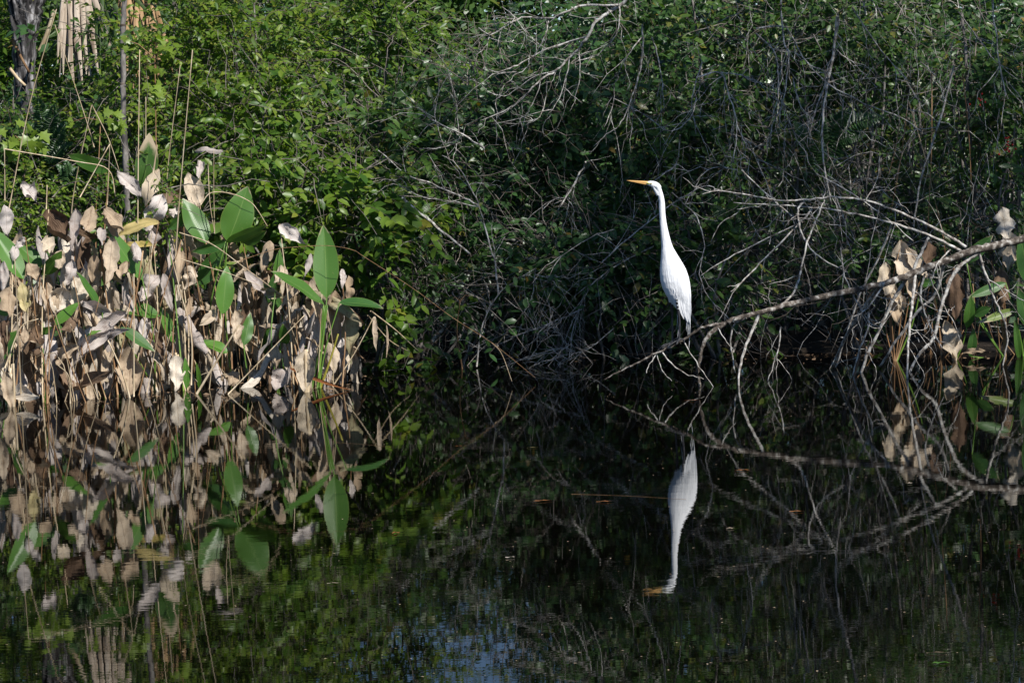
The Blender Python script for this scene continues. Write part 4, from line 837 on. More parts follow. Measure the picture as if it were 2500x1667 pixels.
dead_branch('long bare branch curving down left of centre with arching side twigs', [([(1198, 610), (1185, 560), (1168, 501), (1145, 451), (1114, 402), (1080, 380)], 3, 1), ([(1168, 501), (1120, 478), (1053, 448), (992, 425), (923, 367)], 3, 1.2), ([(1168, 505), (1100, 490), (1030, 480), (960, 440)], 2, .8), ([(1217, 718), (1208, 640), (1198, 605)], 3, 2.6)], 22.1, auto=2)
dead_branch('stout straight pale stick sloping down through the round-leaved bush', [([(984, 482), (1000, 500), (1055, 544), (1100, 582), (1147, 619)], 4.6, 3), ([(1055, 544), (1040, 570), (1025, 580)], 1.6, .8)], 22.0, auto=1)
dead_branch('short grey forked stick in the dark bush left of the egret bill', [([(1430, 395), (1424, 409), (1390, 467), (1367, 505)], 3, 2), ([(1390, 485), (1350, 488), (1323, 515)], 1.6, .8), ([(1385, 487), (1400, 510), (1395, 530)], 1.4, .7)], 22.3, auto=2)
dead_branch('grey log angled into the water at the foot of the centre bank', [([(1140, 715), (1109, 769), (1065, 820), (1028, 857), (1000, 905)], 6, 7.5), ([(1028, 857), (960, 876), (916, 864), (865, 850)], 3.5, 2), ([(1140, 721), (1120, 780), (1110, 812)], 2.5, 1.2)], 22.4, auto=2, m=BARK_LIMB)
dead_branch('arched pale twig hoop over the dark hollow at the centre bank', [([(1164, 895), (1174, 806), (1208, 731), (1250, 690), (1307, 656)], 2.6, 1.2), ([(1307, 656), (1300, 724), (1275, 770)], 2, .9), ([(1307, 670), (1340, 678), (1370, 688)], 1.6, .8), ([(1420, 755), (1340, 790), (1260, 820), (1200, 850)], 1.8, 1)], 22.2, auto=4)
dead_branch('tangle of curled grey twigs at the waterline left of the perch tip', [([(1600, 600), (1520, 640), (1440, 700), (1400, 800), (1390, 880)], 2.2, 1.2), ([(1390, 880), (1350, 860), (1310, 870)], 1.6, .8), ([(1500, 800), (1440, 850), (1360, 870)], 1.6, .8), ([(1290, 880), (1330, 820), (1350, 760)], 1.8, .8), ([(1420, 870), (1370, 850), (1290, 870)], 1.4, .8)], 22.3, auto=6, tl=(.12, .5))
dead_branch('slanting grey twigs crossing behind the neck of the egret', [([(1470, 640), (1560, 560), (1640, 500), (1720, 455), (1753, 466)], 2, 1.4), ([(1640, 470), (1700, 530), (1720, 600), (1707, 670), (1740, 740), (1795, 790)], 2, 1.2), ([(1800, 415), (1740, 410), (1700, 440)], 1.4, .8), ([(1500, 560), (1440, 580), (1350, 640)], 1.6, .9)], 21.6, auto=3)
VINES = [('pale hanging vine with a kink straight above the fallen branch arches', [([(1906, -30), (1906, 7), (1913, 102), (1926, 136), (1911, 245), (1885, 306), (1880, 360)], 2.6, 1.2), ([(1911, 245), (1935, 320), (1955, 360)], 1.5, .8)]),
         ('long white-flecked vine hanging at upper right down to the arches', [([(2045, 40), (2037, 116), (2023, 190), (2010, 272), (2008, 367), (2030, 500)], 4, 2), ([(2023, 190), (1990, 270), (1975, 330)], 2.4, 1.4)]),
         ('bow-shaped grey vine sweeping right across the upper right thicket', [([(1846, 70), (1918, 68), (1960, 140), (2020, 204), (2108, 252), (2203, 289), (2260, 330)], 2, 1.2)]),
         ('grey vine dropping beside the bow-shaped vine', [([(1846, 82), (1894, 136), (1900, 218), (1887, 290)], 2.2, 1.2), ([(1935, 190), (1950, 250), (1990, 300)], 1.6, .9)]),
         ('arched bare stem left of the hanging vines', [([(1700, 190), (1758, 177), (1775, 220), (1799, 306), (1790, 400)], 2.4, 1.2), ([(1758, 177), (1810, 185), (1840, 200)], 1.8, .9), ([(1799, 306), (1815, 340), (1826, 365)], 1.4, .8)]),
         ('straight grey vine at the right falling toward the berry bush', [([(2424, -10), (2424, 17), (2441, 163), (2460, 240)], 2.4, 1.4)]),
         ('leaning grey pole slanting left across the right thicket', [([(2330, 160), (2290, 310), (2250, 430), (2230, 560)], 3, 2)]),
         ('thin leaning stem at the top right from corner to reeds', [([(2080, 20), (2150, 120), (2220, 200)], 1.8, 1.2), ([(2340, 30), (2400, 110), (2420, 140)], 1.6, 1)]),
         ('drooping fine grey twigs at the left of the vine group', [([(1715, 150), (1690, 240), (1700, 330)], 1.8, .9), ([(1660, 330), (1650, 400), (1600, 440)], 1.6, .9)])]
for lab, parts in VINES: dead_branch(lab, [(p_, a_ * 1.25, b_ * 1.25) for p_, a_, b_ in parts], 21.7, name='bare_vine', cat='vine', auto=3, tl=(.1, .45))
STEMS = [([(2195, -20), (2203, 54), (2212, 112)], 6, 5, 23.4, 'short pale trunk piece showing at the top right of the olive shrub', TRUNK_GREY), ([(2363, 240), (2372, 380), (2380, 500), (2385, 640), (2380, 780)], 5.5, 6, 22.6, 'thin pale trunk standing behind the right end of the fallen branch', TRUNK_GREY),
         ([(2120, 70), (2135, 160), (2128, 260)], 4, 4.5, 23.5, 'pale slender trunk in the upper right thicket', BARK_PALE), ([(1845, 470), (1838, 560), (1842, 700), (1835, 800)], 15, 17, 23.6, 'dark broad trunk in the shade right of the egret', TRUNK_GREY), ([(1700, 80), (1715, 200), (1720, 330)], 4, 5, 23.7, 'slim pale trunk above the head of the egret', TRUNK_GREY)]
for pts, r0, r1, Y, lab, m in STEMS:
    P = np.array([at(*p, Y) for p in pts[::-1]]); b = P[0].copy(); gz = float(ground_z(b[0], b[1])); th_pts = [np.array([b[0], b[1], gz - .05])] + list(P) if b[2] > gz + .1 else list(P)
    th = thing('slender_tree', lab, 'tree', tuple(th_pts[0])); mb = MB(); tp = th_pts[-1] + (th_pts[-1] - th_pts[-2]) * 1.5
    rough_tube(mb, th_pts + [tp], r1 * pxm(Y), r0 * pxm(Y) * .7, 9, .06, .004, n=5); mb.obj('trunk', m, th)
    n = 40; P0 = tp + rng.normal(0, .35, (n, 3)); Pt = twig_paths(P0, nrm(rng.normal(size=(n, 3))), rng.uniform(.3, .6, n), rng.uniform(0, .6, n)); mb = MB(); leaf_sprays(mb, Pt, 11, .05, .08, .5, True); stuff(mb.obj('crown', LEAF_OLIVE, th))
# loose dead twigs filling the hollow under the bushes and the right bank
for lab, x0, x1, y0, y1, n, Y0, Y1 in (('dense mass of dark fallen twigs in the hollow at the centre bank', 900, 1720, 640, 900, 330, 22.3, 23.4), ('dense mass of dead twigs and roots under the fallen branch on the right bank', 1720, 2500, 480, 880, 330, 21.7, 23.0), ('wispy mass of grey dead twigs in the upper right thicket', 1700, 2500, 0, 480, 300, 21.6, 23.2), ('light mass of grey dead twigs in the left and centre thicket', 500, 1700, 60, 640, 230, 21.9, 23.4)):
    P0 = np.array([at(rng.uniform(x0, x1), rng.uniform(y0, y1), rng.uniform(Y0, Y1)) for _ in range(n)]); d = nrm(rng.normal(size=(n, 3)) * [1, .35, 1.7 if 'upper right' in lab else 1.1])
    L = rng.uniform(.15, .75, n); P = twig_paths(P0, d, L, rng.uniform(-.3, .6, n), K=8, wig=.22); P[:, :, 2] = np.maximum(P[:, :, 2], -.02)
    mb = MB(); r_ = np.linspace(1, .4, 8)[None] * (rng.choice([.0016, .0024, .0038], n, p=[.5, .36, .14]))[:, None]; h_ = int(n * (.8 if 'upper right' in lab else .5))
    tubes(mb, P[:h_], r_[:h_], 4); tubes(mb, P[h_:], r_[h_:], 4, mat=1)
    tag(mb.obj('twig_tangle', [TWIG_GREY if 'left and centre' in lab else BARK_PALE, TWIG_DARK]), lab, 'twigs', kind='stuff')

# ------------------------------------------------------------------ fan palm, sapling, ferns, lime leaves, berries
Y = 26.4; b = at(62, 260, Y); b[2] = float(ground_z(b[0], b[1])) - .05
PT = thing('fan_palm', 'fan palm with rough grey trunk and hanging dead fronds at far left', 'palm', tuple(b)); mb = MB()
p_top = at(48, -260, Y); p_top[2] = 4.6
pp = catmull([b, at(61, 190, Y), at(62, 60, Y), at(62, -60, Y), p_top], 10); K = len(pp)
rr = np.interp(np.linspace(0, 1, K), [0, .3, .5, .7, 1], [.09, .095, .125, .165, .2]) * (1 + .08 * np.sin(np.arange(K) * 2.2) + rng.normal(0, .04, K)); tubes(mb, pp, rr, 14)
mb.obj('trunk', PALM_BARK, PT)
for k in range(26):
    i = rng.integers(8, K - 2); an = rng.uniform(-2.6, -.5); d = np.array([math.cos(an), math.sin(an), 0]); s0 = pp[i] + d * rr[i] * .8; mb = MB()
    tubes(mb, np.array([s0, s0 + d * .03 + [0, 0, .09], s0 + d * .07 + [0, 0, .2]]), np.array([.03, .024, .01]), 5); mb.obj('leaf_boot', PALM_BARK, PT)
def fan_frond(root, hub, down, spread, L, n, m, name, droop=.4, wid=.028, plane=None):
    mb = MB(); a = nrm(down); s = nrm(np.cross(a, plane if plane is not None else np.array([0, -1., 0])))
    nn = np.cross(s, a)
    for k in range(n):
        an = (k / (n - 1) - .5) * spread + rng.normal(0, .06); d = a * math.cos(an) + s * math.sin(an) + nn * rng.normal(0, .1); Lk = L * rng.uniform(.8, 1.05)
        t = np.linspace(0, 1, 7)[:, None]; P = hub + d * Lk * t + np.array([0, 0, -1]) * droop * Lk * t ** 2 + nn * rng.normal(0, .05) * t + s * (rng.normal(0, .09) * t ** 2 + .022 * np.sin(t * rng.uniform(4, 9) + rng.uniform(0, 6))) * Lk; w = wid * np.sin(math.pi * np.clip(t * .92 + .06, 0, 1)) ** .6
        sd_ = np.cross(d, nn); V = np.stack([P - sd_ * w / 2, P + nn * w * .25, P + sd_ * w / 2], 1).reshape(-1, 3); ix = np.arange(21).reshape(7, 3)
        mb.add(V, np.stack([ix[:-1, :-1], ix[:-1, 1:], ix[1:, 1:], ix[1:, :-1]], -1).reshape(-1, 4))
    return mb.obj(name, m, root)
for hx, hy, dx, L, m, n in ((160, -60, .02, .5, FROND_DEAD, 9), (205, -55, .06, .5, FROND_DEAD, 8), (182, -75, -.02, .56, FROND_DEAD, 8), (335, -30, .05, .5, FROND_ORANGE, 13), (362, -20, .1, .45, FROND_ORANGE, 11), (310, -40, -.1, .45, FROND_ORANGE, 10)):
    fan_frond(PT, at(hx, hy, Y - .15), np.array([dx, -.05, -1]), .55, L, n, m, 'dead_frond', .75, rng.uniform(.036, .05))
for hx, hy, dn, L in ((285, -40, (.1, -.2, -.8), .7), (240, -60, (.5, -.3, -.5), .7), (60, -300, (.6, -.3, .5), 1.0), (30, -300, (-.7, -.2, .4), 1.0), (50, -320, (.1, -.6, .7), 1.0), (60, -310, (.9, .1, .1), 1.0)):
    fan_frond(PT, at(hx, hy, Y), np.array(dn), 2.2, L, 22, LEAF_PALM, 'frond', .25, .035)
fan_frond(PT, at(300, 20, 27.0), np.array([-.8, -.2, -.5]), 1.9, .75, 20, LEAF_PALM, 'frond', .2, .035)
mb = MB(); tubes(mb, catmull([at(98, 125, 26), at(115, 80, 26), at(132, 25, 26)], 5), np.linspace(.02, .012, 11), 7); mb.obj('frond_stem', REED_TAN, PT)
for a_, b_, lab, m, r_ in (((30, 96), (72, 178), 'frond_stem', STALK_BROWN, .014), ((22, 165), (62, 210), 'frond_stem', REED_TAN, .016)):
    mb = MB(); tubes(mb, catmull([at(*a_, 25.9), at((a_[0] + b_[0]) / 2, (a_[1] + b_[1]) / 2 + 3, 25.9), at(*b_, 25.9)], 4), np.linspace(r_, r_ * .8, 9), 6); mb.obj(lab, m, PT)
Y = 22.8; b = at(304, 420, Y); b[2] = float(ground_z(b[0], b[1])) - .04
SP = thing('sapling', 'thin straight grey sapling with dark rings left of the tall reeds', 'tree', tuple(b)); mb = MB()
rough_tube(mb, [b, at(302, 286, Y), at(301, 200, Y), at(299, 90, Y), at(304, 0, Y), at(310, -160, Y)], 7.5 * pxm(Y), 6 * pxm(Y), 9, .05, .003, n=5); mb.obj('trunk', TRUNK_GREY, SP)
for yy_ in (62, 118, 205, 270):
    mb = MB(); c_ = at(300, yy_, Y); tubes(mb, np.array([c_ - [0, 0, .008], c_, c_ + [0, 0, .008]]), np.array([6.5, 7.6, 6.5]) * pxm(Y), 9); mb.obj('ring_scar', TWIG_DARK, SP)
n = 70; P0 = at(310, -170, Y) + rng.normal(0, .4, (n, 3)); Pt = twig_paths(P0, nrm(rng.normal(size=(n, 3))), rng.uniform(.3, .6, n), rng.uniform(0, .6, n)); mb = MB(); leaf_sprays(mb, Pt, 11, .05, .08, .5, True); stuff(mb.obj('crown', LEAF_MID, SP))

def fern(label, px, py, Y, fronds):
    b = at(px, py, Y); gz = float(ground_z(b[0], b[1])); th = thing('fern', label, 'fern', tuple(b))
    for (tx, ty, bow) in fronds:
        T = at(tx, ty, Y - .15); L = np.linalg.norm(T - b); mid = (b + T) / 2 + np.array([0, 0, bow * L]); P = catmull([b, mid, T], 12); mb = MB(); tubes(mb, P, np.linspace(.004, .0015, len(P)), 4, mat=0)
        Tn = nrm(np.gradient(P, axis=0)); up = nrm(np.array([.2, -.8, .6])); s = nrm(np.cross(Tn, up)); i = np.arange(2, len(P))
        ln = .17 * L * np.sin(math.pi * np.linspace(.2, .98, len(i))) + .012
        for sg in (-1, 1): leaves(mb, P[i], s[i] * sg + Tn[i] * .35 + rng.normal(0, .06, (len(i), 3)), np.broadcast_to(up, (len(i), 3)) + rng.normal(0, .15, (len(i), 3)), ln, np.full(len(i), .016 + .02 * L), mat=0)
        mb.obj('frond', LEAF_FERN, th)
    return th
fern('dark green fern in shade below the fan palm trunk', 120, 400, 23.6, [(95, 245, .1), (130, 260, .05), (70, 300, .12), (160, 300, .1), (175, 350, .1)])
fern('small sunlit fern above the withered leaves at left', 175, 470, 22.0, [(140, 405, .15), (160, 395, .1), (190, 410, .1)])
fern('dark glossy sword fern behind the arches of the fallen branch', 1990, 420, 22.6, [(2155, 285, .2), (2075, 270, .15), (2010, 290, .1), (2110, 330, .2), (1940, 300, .15)])
LOBE = np.array([[0, 0], [.16, .1], [.5, .08], [.3, .3], [.62, .52], [.28, .55], [.2, .72], [0, 1.05], [-.2, .72], [-.28, .55], [-.62, .52], [-.3, .3], [-.5, .08], [-.16, .1]])
def lobed(label, spots, Y):
    c0 = np.mean([at(*s[:2], Y) for s in spots], axis=0); b = c0.copy(); b[2] = max(float(ground_z(c0[0], c0[1])), 0) - .03; th = thing('lime_sapling', label, 'sapling', tuple(b))
    mb = MB(); tubes(mb, catmull([b, (b + c0) / 2 + rng.normal(0, .03, 3), c0], 5), np.linspace(.007, .003, 11), 5); mb.obj('stem', STALK_BROWN, th)
    for px, py, sz, nlf in spots:
        c = at(px, py, Y); mb = MB(); tubes(mb, np.array([c0, (c0 + c) / 2 + [0, 0, .03], c]), np.array([.003, .0025, .0015]), 4); mb.obj('twig', STALK_BROWN, th)
        for k in range(nlf):
            a = nrm(rng.normal(0, .6, 3) + [0, -.2, -.75]); nn = nrm(np.array([.3, -.8, .6]) + rng.normal(0, .35, 3)); nn = nrm(nn - a * (a @ nn)); s = np.cross(a, nn); o_ = c + rng.normal(0, .03, 3) * (sz / 25); sc = sz * pxm(Y) * rng.uniform(.75, 1.15)
            V = o_ + (LOBE[:, :1] * s + LOBE[:, 1:] * a) * sc + nn * (np.abs(LOBE[:, :1]) * .12 - LOBE[:, 1:] ** 2 * .15) * sc; cen = o_ + a * sc * .45
            m_ = MB().add(np.vstack([cen[None], V]), None, [[0, i, i % 14 + 1] for i in range(1, 15)]); m_.obj('leaf', LEAF_LIME, th)
lobed('lime green sapling with drooping lobed leaves at the far left edge', [(25, 338, 32, 8), (60, 335, 32, 9), (85, 350, 28, 8), (40, 362, 28, 7)], 21.9)
lobed('lime green lobed leaves on a sapling right of the thin grey trunk', [(405, 112, 24, 5), (388, 170, 22, 4), (388, 215, 28, 8), (410, 125, 24, 6), (300, 95, 20, 4)], 22.0)
lobed('single bright lime leaf cluster beside the foot of the grey sapling', [(275, 285, 30, 8), (290, 300, 26, 6), (172, 300, 16, 3)], 22.0)
lobed('tiny lime shoot hanging over the dark hollow at centre', [(1100, 735, 14, 7), (1150, 725, 14, 6), (1120, 745, 12, 5)], 22.2)
for lab, px, py in (('cluster of red berries on the bush at the right edge', 2458, 352), ('upper small cluster of red berries on the bush at the right', 2391, 250)):
    c = at(px, py, 22.0); mb = MB(); ico = []
    th = [o for o in COL.objects if o.get('label') == 'green shrub bearing red berries at the right edge'][0]
    for k in range(16 if px > 2400 else 8):
        o_ = c + rng.normal(0, 1, 3) * [.022, .02, .034]; r_ = rng.uniform(.006, .009); la = np.linspace(-1.4, 1.4, 5); lo = np.arange(7) / 7 * 6.283
        V = np.array([[math.cos(a) * math.cos(l), math.cos(a) * math.sin(l), math.sin(a)] for a in la for l in lo]) * r_ + o_; ix = np.arange(35).reshape(5, 7)
        mb.add(V, np.stack([ix[:-1], np.roll(ix[:-1], -1, 1), np.roll(ix[1:], -1, 1), ix[1:]], -1).reshape(-1, 4))
    stuff(mb.obj('berry_cluster', BERRY, th))

# ------------------------------------------------------------------ the egret
YE = 20.0
def e(u, v, dy=0.): return at(1450 + u / 3.137, 400 + v / 3.137, YE + dy)
U = pxm(YE) / 3.137
EG = thing('egret', 'tall white egret with orange bill and black legs standing on the fallen branch facing left', 'bird', tuple(e(625, 1370)))
def loft(rows, nseg=20):
    """rows: (centre point, lateral half width, depth half width, lateral axis)"""
    mb = MB(); an = np.arange(nseg) / nseg * 2 * math.pi; V = []
    for c, a_, b_, ax in rows: V.append(c + np.outer(np.cos(an) * a_, ax) + np.outer(np.sin(an) * b_, np.array([0, 1., 0])))
    n = len(rows); ix = np.arange(n * nseg).reshape(n, nseg); q_ = np.stack([ix[:-1], np.roll(ix[:-1], -1, 1), np.roll(ix[1:], -1, 1), ix[1:]], -1).reshape(-1, 4)
    V = np.concatenate(V + [rows[0][0][None], rows[-1][0][None]]); a = n * nseg
    t = [[a, (k + 1) % nseg, k] for k in range(nseg)] + [[a + 1, ix[-1, k], ix[-1, (k + 1) % nseg]] for k in range(nseg)]
    mb.add(V, q_, t); return mb
LR = [(172, 456, 510), (190, 468, 516), (210, 480, 523), (240, 489, 532), (270, 494, 539), (300, 497, 543), (330, 498, 545), (360, 499, 546), (400, 501, 549), (450, 504, 556), (500, 508, 566), (550, 512, 578), (600, 515, 592), (640, 516, 607), (680, 515, 630), (720, 513, 655), (760, 509, 680),
      (800, 506, 702), (850, 505, 720), (900, 510, 732), (950, 524, 738), (1000, 548, 741), (1030, 568, 741), (1060, 590, 740), (1090, 615, 738), (1120, 640, 736), (1150, 665, 733), (1180, 690, 728), (1200, 702, 722)]
HX = nrm(RIGHT)
rows = []
for v, l, r in LR:
    a_ = (r - l) / 2 * U; dep = np.interp(v, [172, 300, 600, 680, 800, 900, 1000, 1060, 1120, 1200], [.95, .9, .85, .85, .78, .74, .7, .62, .5, .35]) * a_
    rows.append((e((l + r) / 2, v), a_, dep, HX))
body = loft(rows, 28)
def add_mb(dst, src):
    o = dst.n; dst.v += src.v; dst.q += [x + o for x in src.q]; dst.t += [x + o for x in src.t]; dst.qm += src.qm; dst.tm += src.tm; dst.n += src.n
# head: rings perpendicular to the bill axis
hd = []; A0 = e(398, 147); A1 = e(512, 176); hax = nrm(A1 - A0); hup = nrm(np.cross(hax, [0, 1., 0])); hup = hup if hup[2] > 0 else -hup
for t, top, bot, dp in ((0, 8, 10, .6), (.1, 16, 13, .62), (.25, 24, 17, .66), (.45, 29, 22, .68), (.65, 28, 28, .7), (.82, 22, 30, .72), (.95, 12, 24, .7), (1.03, 3, 12, .6)):
    c = A0 + (A1 - A0) * t + hup * ((top - bot) / 2 * U); hd.append((c, (top + bot) / 2 * U, (top + bot) / 2 * U * dp, hup))
add_mb(body, loft(hd, 20))
# throat fairing between jaw and neck
add_mb(body, loft([(e(438, 168), 8 * U, 7 * U, HX), (e(462, 180), 17 * U, 14 * U, HX), (e(478, 205), 20 * U, 17 * U, HX), (e(497, 245), 20 * U, 17 * U, HX)], 14))
# thighs, shanks, feet
LEGS = [[(585, 960, .02), (590, 1045, .02), (599, 1140, .03), (600, 1250, .03), (602, 1362, .025)], [(630, 960, -.03), (636, 1020, -.035), (648, 1145, -.03), (656, 1220, -.03), (652, 1346, -.03)]]
legpts = []
for L_ in LEGS:
    P = catmull([e(u, v, d) for u, v, d in L_], 5); legpts.append(P); s = np.linspace(0, 1, len(P))
    r_ = np.interp(s, [0, .2, .35, .44, .48, .52, .6, .95, 1], [34, 22, 12, 11, 13.5, 11, 8.8, 8.8, 11]) * U; mb = MB(); tubes(mb, P, r_, 12); add_mb(body, mb)
TOES = [[(602, 1362, .025), (575, 1378, .0), (540, 1386, -.02), (512, 1402, -.03)], [(602, 1364, .025), (570, 1386, .03), (535, 1402, .02), (515, 1424, .01)], [(602, 1362, .025), (590, 1376, -.02), (565, 1400, -.045)], [(602, 1362, .025), (630, 1362, .03), (650, 1368, .03)],
        [(652, 1348, -.03), (625, 1360, -.035), (600, 1376, -.045), (580, 1395, -.05)], [(652, 1348, -.03), (630, 1368, -.01), (612, 1392, .01)], [(652, 1348, -.03), (640, 1366, -.06), (630, 1385, -.07)], [(652, 1348, -.03), (676, 1342, -.03), (692, 1352, -.035), (688, 1372, -.04)]]
for T in TOES:
    P = catmull([e(u, v, d) for u, v, d in T], 5); legpts.append(P); mb = MB(); tubes(mb, P, np.linspace(9, 5.5, len(P)) * U, 8); add_mb(body, mb)
tmp = body.obj('body', [EGRET, LEG], EG)
rm = tmp.modifiers.new('r', 'REMESH'); rm.mode = 'VOXEL'; rm.voxel_size = .0034; rm.use_smooth_shade = True
sm = tmp.modifiers.new('s', 'SMOOTH'); sm.factor = .4; sm.iterations = 2
bpy.context.view_layer.update(); dg = bpy.context.evaluated_depsgraph_get(); me = bpy.data.meshes.new_from_object(tmp.evaluated_get(dg), depsgraph=dg)
tmp.modifiers.clear(); old = tmp.data; tmp.data = me; bpy.data.meshes.remove(old); me.name = 'body'
me.materials.clear(); me.materials.append(EGRET); me.materials.append(LEG)
co = np.zeros(len(me.polygons) * 3); me.polygons.foreach_get('center', co); co = co.reshape(-1, 3) + np.array(EG.location)
dmin = np.full(len(co), 9.)
for P in legpts:
    for p in (P[6:] if P is legpts[0] or P is legpts[1] else P): dmin = np.minimum(dmin, np.linalg.norm(co - p, axis=1))
blk = (dmin < 16 * U) & (co[:, 2] < e(600, 1035)[2])
# only skin right round the shank is dark; tail feathers stay white
tail = proj(co); blk &= ~((tail[:, 0] > 1450 + 672 / 3.137) & (tail[:, 1] < 400 + 1260 / 3.137))
me.polygons.foreach_set('material_index', blk.astype(np.int32)); me.polygons.foreach_set('use_smooth', np.ones(len(co), bool)); me.update()
# bill, upper and lower
for nm, h0, off, m in (('bill', 11, 5, BILL), ('lower_bill', 8, -7, BILL)):
    rw = []; B0 = e(418, 151); B1 = e(250, 128); ax = nrm(B1 - B0); upb = nrm(np.cross(ax, [0, 1., 0])); upb = upb if upb[2] > 0 else -upb
    for t in np.linspace(0, 1, 9):
        k = (1 - t) ** .8; rw.append((B0 + (B1 - B0) * t * (1 if nm == 'bill' else .97) + upb * off * U * k, (h0 * k + .8) * U, (h0 * .62 * k + .8) * U, upb))
    loft(rw, 12).obj(nm, m, EG)
rw = []
for t in np.linspace(0, 1, 5):
    c = e(404 + 38 * t, 148 + 6 * t, 0); rw.append((c, (9 - 5 * t) * U, (14 + 2 * math.sin(t * 3)) * U, nrm(hup)))
loft(rw, 12).obj('lore', LORE, EG)
for sg in (-1, 1):
    c = e(438, 152, sg * 17.5 * U)
    for nm, r_, o_, m in (('eye', 6.0, 0, EYE_Y), ('pupil', 3.4, 3.6, EYE_B)):
        la = np.linspace(-1.5, 1.5, 7); lo = np.arange(10) / 10 * 6.283
        V = np.array([[math.cos(a) * math.cos(l), math.cos(a) * math.sin(l), math.sin(a)] for a in la for l in lo]) * r_ * U + c + np.array([0, sg * o_ * U, 0]); ix = np.arange(70).reshape(7, 10)
        MB().add(V, np.stack([ix[:-1], np.roll(ix[:-1], -1, 1), np.roll(ix[1:], -1, 1), ix[1:]], -1).reshape(-1, 4)).obj(nm, m, EG)
# folded wings: a shaped shell each side, with a few long flight feathers over the tail
WR = [(690, 560, 628), (740, 552, 664), (800, 548, 702), (860, 548, 724), (910, 558, 735), (960, 580, 741), (1000, 606, 744), (1040, 628, 744), (1080, 645, 743), (1120, 662, 741), (1160, 684, 738), (1195, 702, 734), (1220, 714, 730)]
for sg in (-1, 1):
    rw = []
    for v, l, r in WR:
        a_ = (r - l) / 2 * U; bl = np.interp(v, [690, 800, 900, 1000, 1100, 1220], [38, 72, 80, 66, 38, 8]) * U
        rw.append((e((l + r) / 2, v, sg * bl * .62), a_, bl * .42 + 3 * U, HX))
    loft(rw, 24).obj('wing', EGRET, EG)
    for k, (x0, v0, x1, v1, w_) in enumerate(((640, 960, 690, 1188, 16), (665, 940, 708, 1200, 18), (690, 930, 720, 1212, 18), (715, 930, 732, 1215, 16))):
        mb, uv = bigleaf(e(x0, v0, sg * 66 * U), e(x1, v1, sg * (20 - 2 * k) * U), w_ * 2.2 * U, bend=.03, fold=.1, wave=.0, nr=12, nc=4, wide=.55, n0=np.array([0, sg * 1., .0]))
        mb.obj('flight_feather', EGRET, EG, uv=uv)
for k, (x0, v0, x1, v1) in enumerate([(700, 1080, 712, 1290), (712, 1060, 720, 1345), (722, 1040, 727, 1310), (732, 1020, 731, 1390), (738, 1000, 726, 1440), (708, 1100, 706, 1270), (636, 1100, 634, 1270), (648, 1150, 640, 1335)]):
    P = catmull([e(x0, v0, (k % 3 - 1) * .012), e((x0 + x1) / 2 + 5, (v0 + v1) / 2, (k % 3 - 1) * .012), e(x1, v1, (k % 2) * .01)], 5); mb = MB(); tubes(mb, P, np.linspace(3.4, .9, len(P)) * U, 5); mb.obj('plume', EGRET, EG)

for sg in (-1, 1):
    for k in range(9):      # long loose plumes draped over the folded wing
        u0 = 575 + 13 * k + rng.normal(0, 4); v0 = 735 + 16 * k; u1 = 618 + 12.5 * k; v1 = 985 + 19 * k
        bl0 = np.interp(v0, [690, 800, 900, 1000, 1100, 1220], [38, 72, 80, 66, 38, 8]); bl1 = np.interp(v1, [690, 800, 900, 1000, 1100, 1220], [38, 72, 80, 66, 38, 8])
        mb, uv = bigleaf(e(u0, v0, sg * bl0 * 1.0 * U), e(u1, v1, sg * (bl1 * 1.02 + 4) * U), 20 * U, bend=.03, fold=.2, wave=.03, nr=12, nc=4, wide=.5, n0=np.array([0, sg * 1., 0.]))
        mb.obj('scapular_plume', EGRET, EG, uv=uv)

# ------------------------------------------------------------------ floating bits on the water
def floater(label, px, py, L, w, k, ang, name='floating_leaf', group=None):
    c = wat(px, py) + np.array([0, 0, .004]); d = np.array([math.cos(ang), math.sin(ang), 0]); mb, uv = bigleaf(c - d * L * .36, c + d * L * .36, w * .6, dead=True, wave=.08, bend=.02, fold=.1, nr=7, nc=4, crease=0, n0=np.array([0, 0, 1.]), wide=.5)
    return tag(mb.obj(name, DEAD[k] if k in DEAD else GREEN[k], uv=uv, origin=c), label, 'leaf', group)
for lab, px, py, L, w, k, a in (('reddish floating leaf sliver left of the egret reflection', 1325, 1224, .12, .03, 'rust', .1), ('second reddish floating sliver nearer the egret reflection', 1475, 1226, .1, .03, 'rust', .1), ('small brown curled leaf floating left of centre', 967, 1302, .06, .05, 'rust', .5), ('tan scrap floating right of the egret reflection', 1783, 1291, .05, .04, 'tan', .3),
                                ('pinkish leaf sliver floating right of the egret reflection', 1945, 1250, .09, .03, 'rust', 0), ('reddish sliver floating below the perch', 1688, 979, .16, .02, 'rust', .05), ('reddish sliver floating below the limb reflection', 1812, 1149, .1, .025, 'rust', .1), ('white petal floating in the dark water at lower centre', 1245, 1362, .05, .04, 'cream', .2),
                                ('tiny white petal floating on the limb reflection at right', 2222, 1181, .035, .03, 'cream', .2), ('yellowish blade floating near the centre bank', 1310, 892, .14, .02, 'yel', .1), ('thin yellow blade floating left of the perch tip', 1300, 1094, .08, .015, 'yel', 0), ('green leaf floating at the lower right', 2298, 1620, .08, .035, 'g', .1),
                                ('pale sliver floating at the lower left of centre', 812, 1425, .06, .015, 'tan', .1), ('pale straw scrap floating at lower right', 2290, 1595, .1, .015, 'tan', 0), ('brown sliver floating left in front of the stand reflection', 1120, 1090, .06, .015, 'rust', 0)):
    floater(lab, px, py, L, w, k, a)
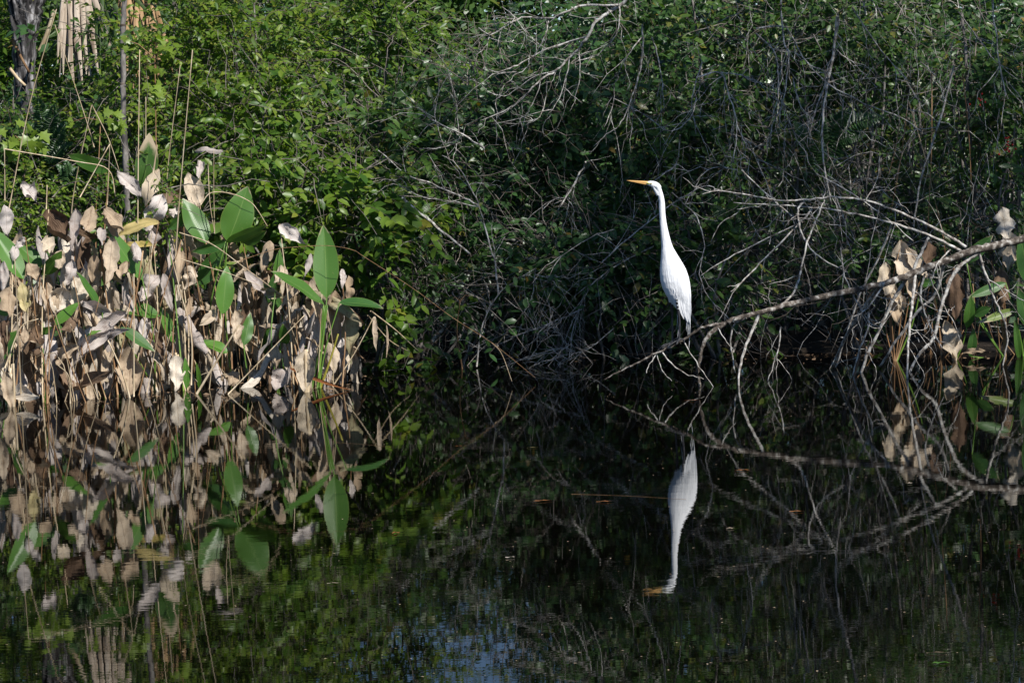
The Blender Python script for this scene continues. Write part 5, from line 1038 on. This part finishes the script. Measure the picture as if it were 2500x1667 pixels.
mb = MB(); A = wat(1395, 1206); B = wat(1675, 1219); tubes(mb, catmull([A + [0, 0, .0008], (A + B) / 2 + [0, .03, .0008], B + [0, 0, .0008]], 5), np.linspace(.0005, .0004, 11), 4)
tag(mb.obj('floating_straw', STALK_BROWN, origin=A), 'long thin straw floating across to the egret reflection', 'straw')
mb = MB(); A = wat(820, 1080); B = wat(955, 1092); tubes(mb, catmull([A + [0, 0, .0008], (A + B) / 2 + [0, .03, .0008], B + [0, 0, .0008]], 5), np.linspace(.0005, .0004, 11), 4)
tag(mb.obj('floating_straw', STALK_BROWN, origin=A), 'thin straw floating right of the reflected olive leaf', 'straw')
# drift of leaf litter and scum caught along the banks and between the stalks
n = 1500; lx = np.where(rng.random(n) < .55, rng.uniform(-3.6, -1.0, n), rng.uniform(-1, 3.8, n)); ly_ = np.where(lx < -1.0, rng.uniform(20.35, 22, n), bank(lx) - np.abs(rng.normal(0, .45, n)))
an = rng.uniform(0, 6.28, n); ax = np.stack([np.cos(an), np.sin(an), rng.normal(0, .25, n)], 1); L = rng.uniform(.01, .07, n) * rng.random(n) ** .7; mb = MB()
leaves(mb, np.stack([lx, ly_, np.full(n, .004)], 1), ax, np.tile([0, 0, 1.], (n, 1)) + rng.normal(0, .3, (n, 3)), L, L * .4, True)
tag(mb.obj('bank_litter', [DEAD['brown']]), 'drift of brown leaf scraps caught on the water along the banks', 'litter', kind='stuff')
n = 600; pts = np.array([wat(rng.uniform(-30, 2530), 905 + 760 * rng.random() ** 1.6) for _ in range(n)]); pts = pts[pts[:, 1] < 22.8]; n = len(pts); an = rng.uniform(0, 6.28, n); ax = np.stack([np.cos(an), np.sin(an), 0 * an], 1)
mb = MB(); L = rng.uniform(.004, .016, n); leaves(mb, pts + [0, 0, .003], ax, np.tile([0, 0, 1.], (n, 1)), L, L * .6, True, curl=np.zeros(n))
tag(mb.obj('water_specks', DEAD['tan']), 'tiny pale specks of pollen and debris scattered over the dark water', 'debris', kind='stuff')
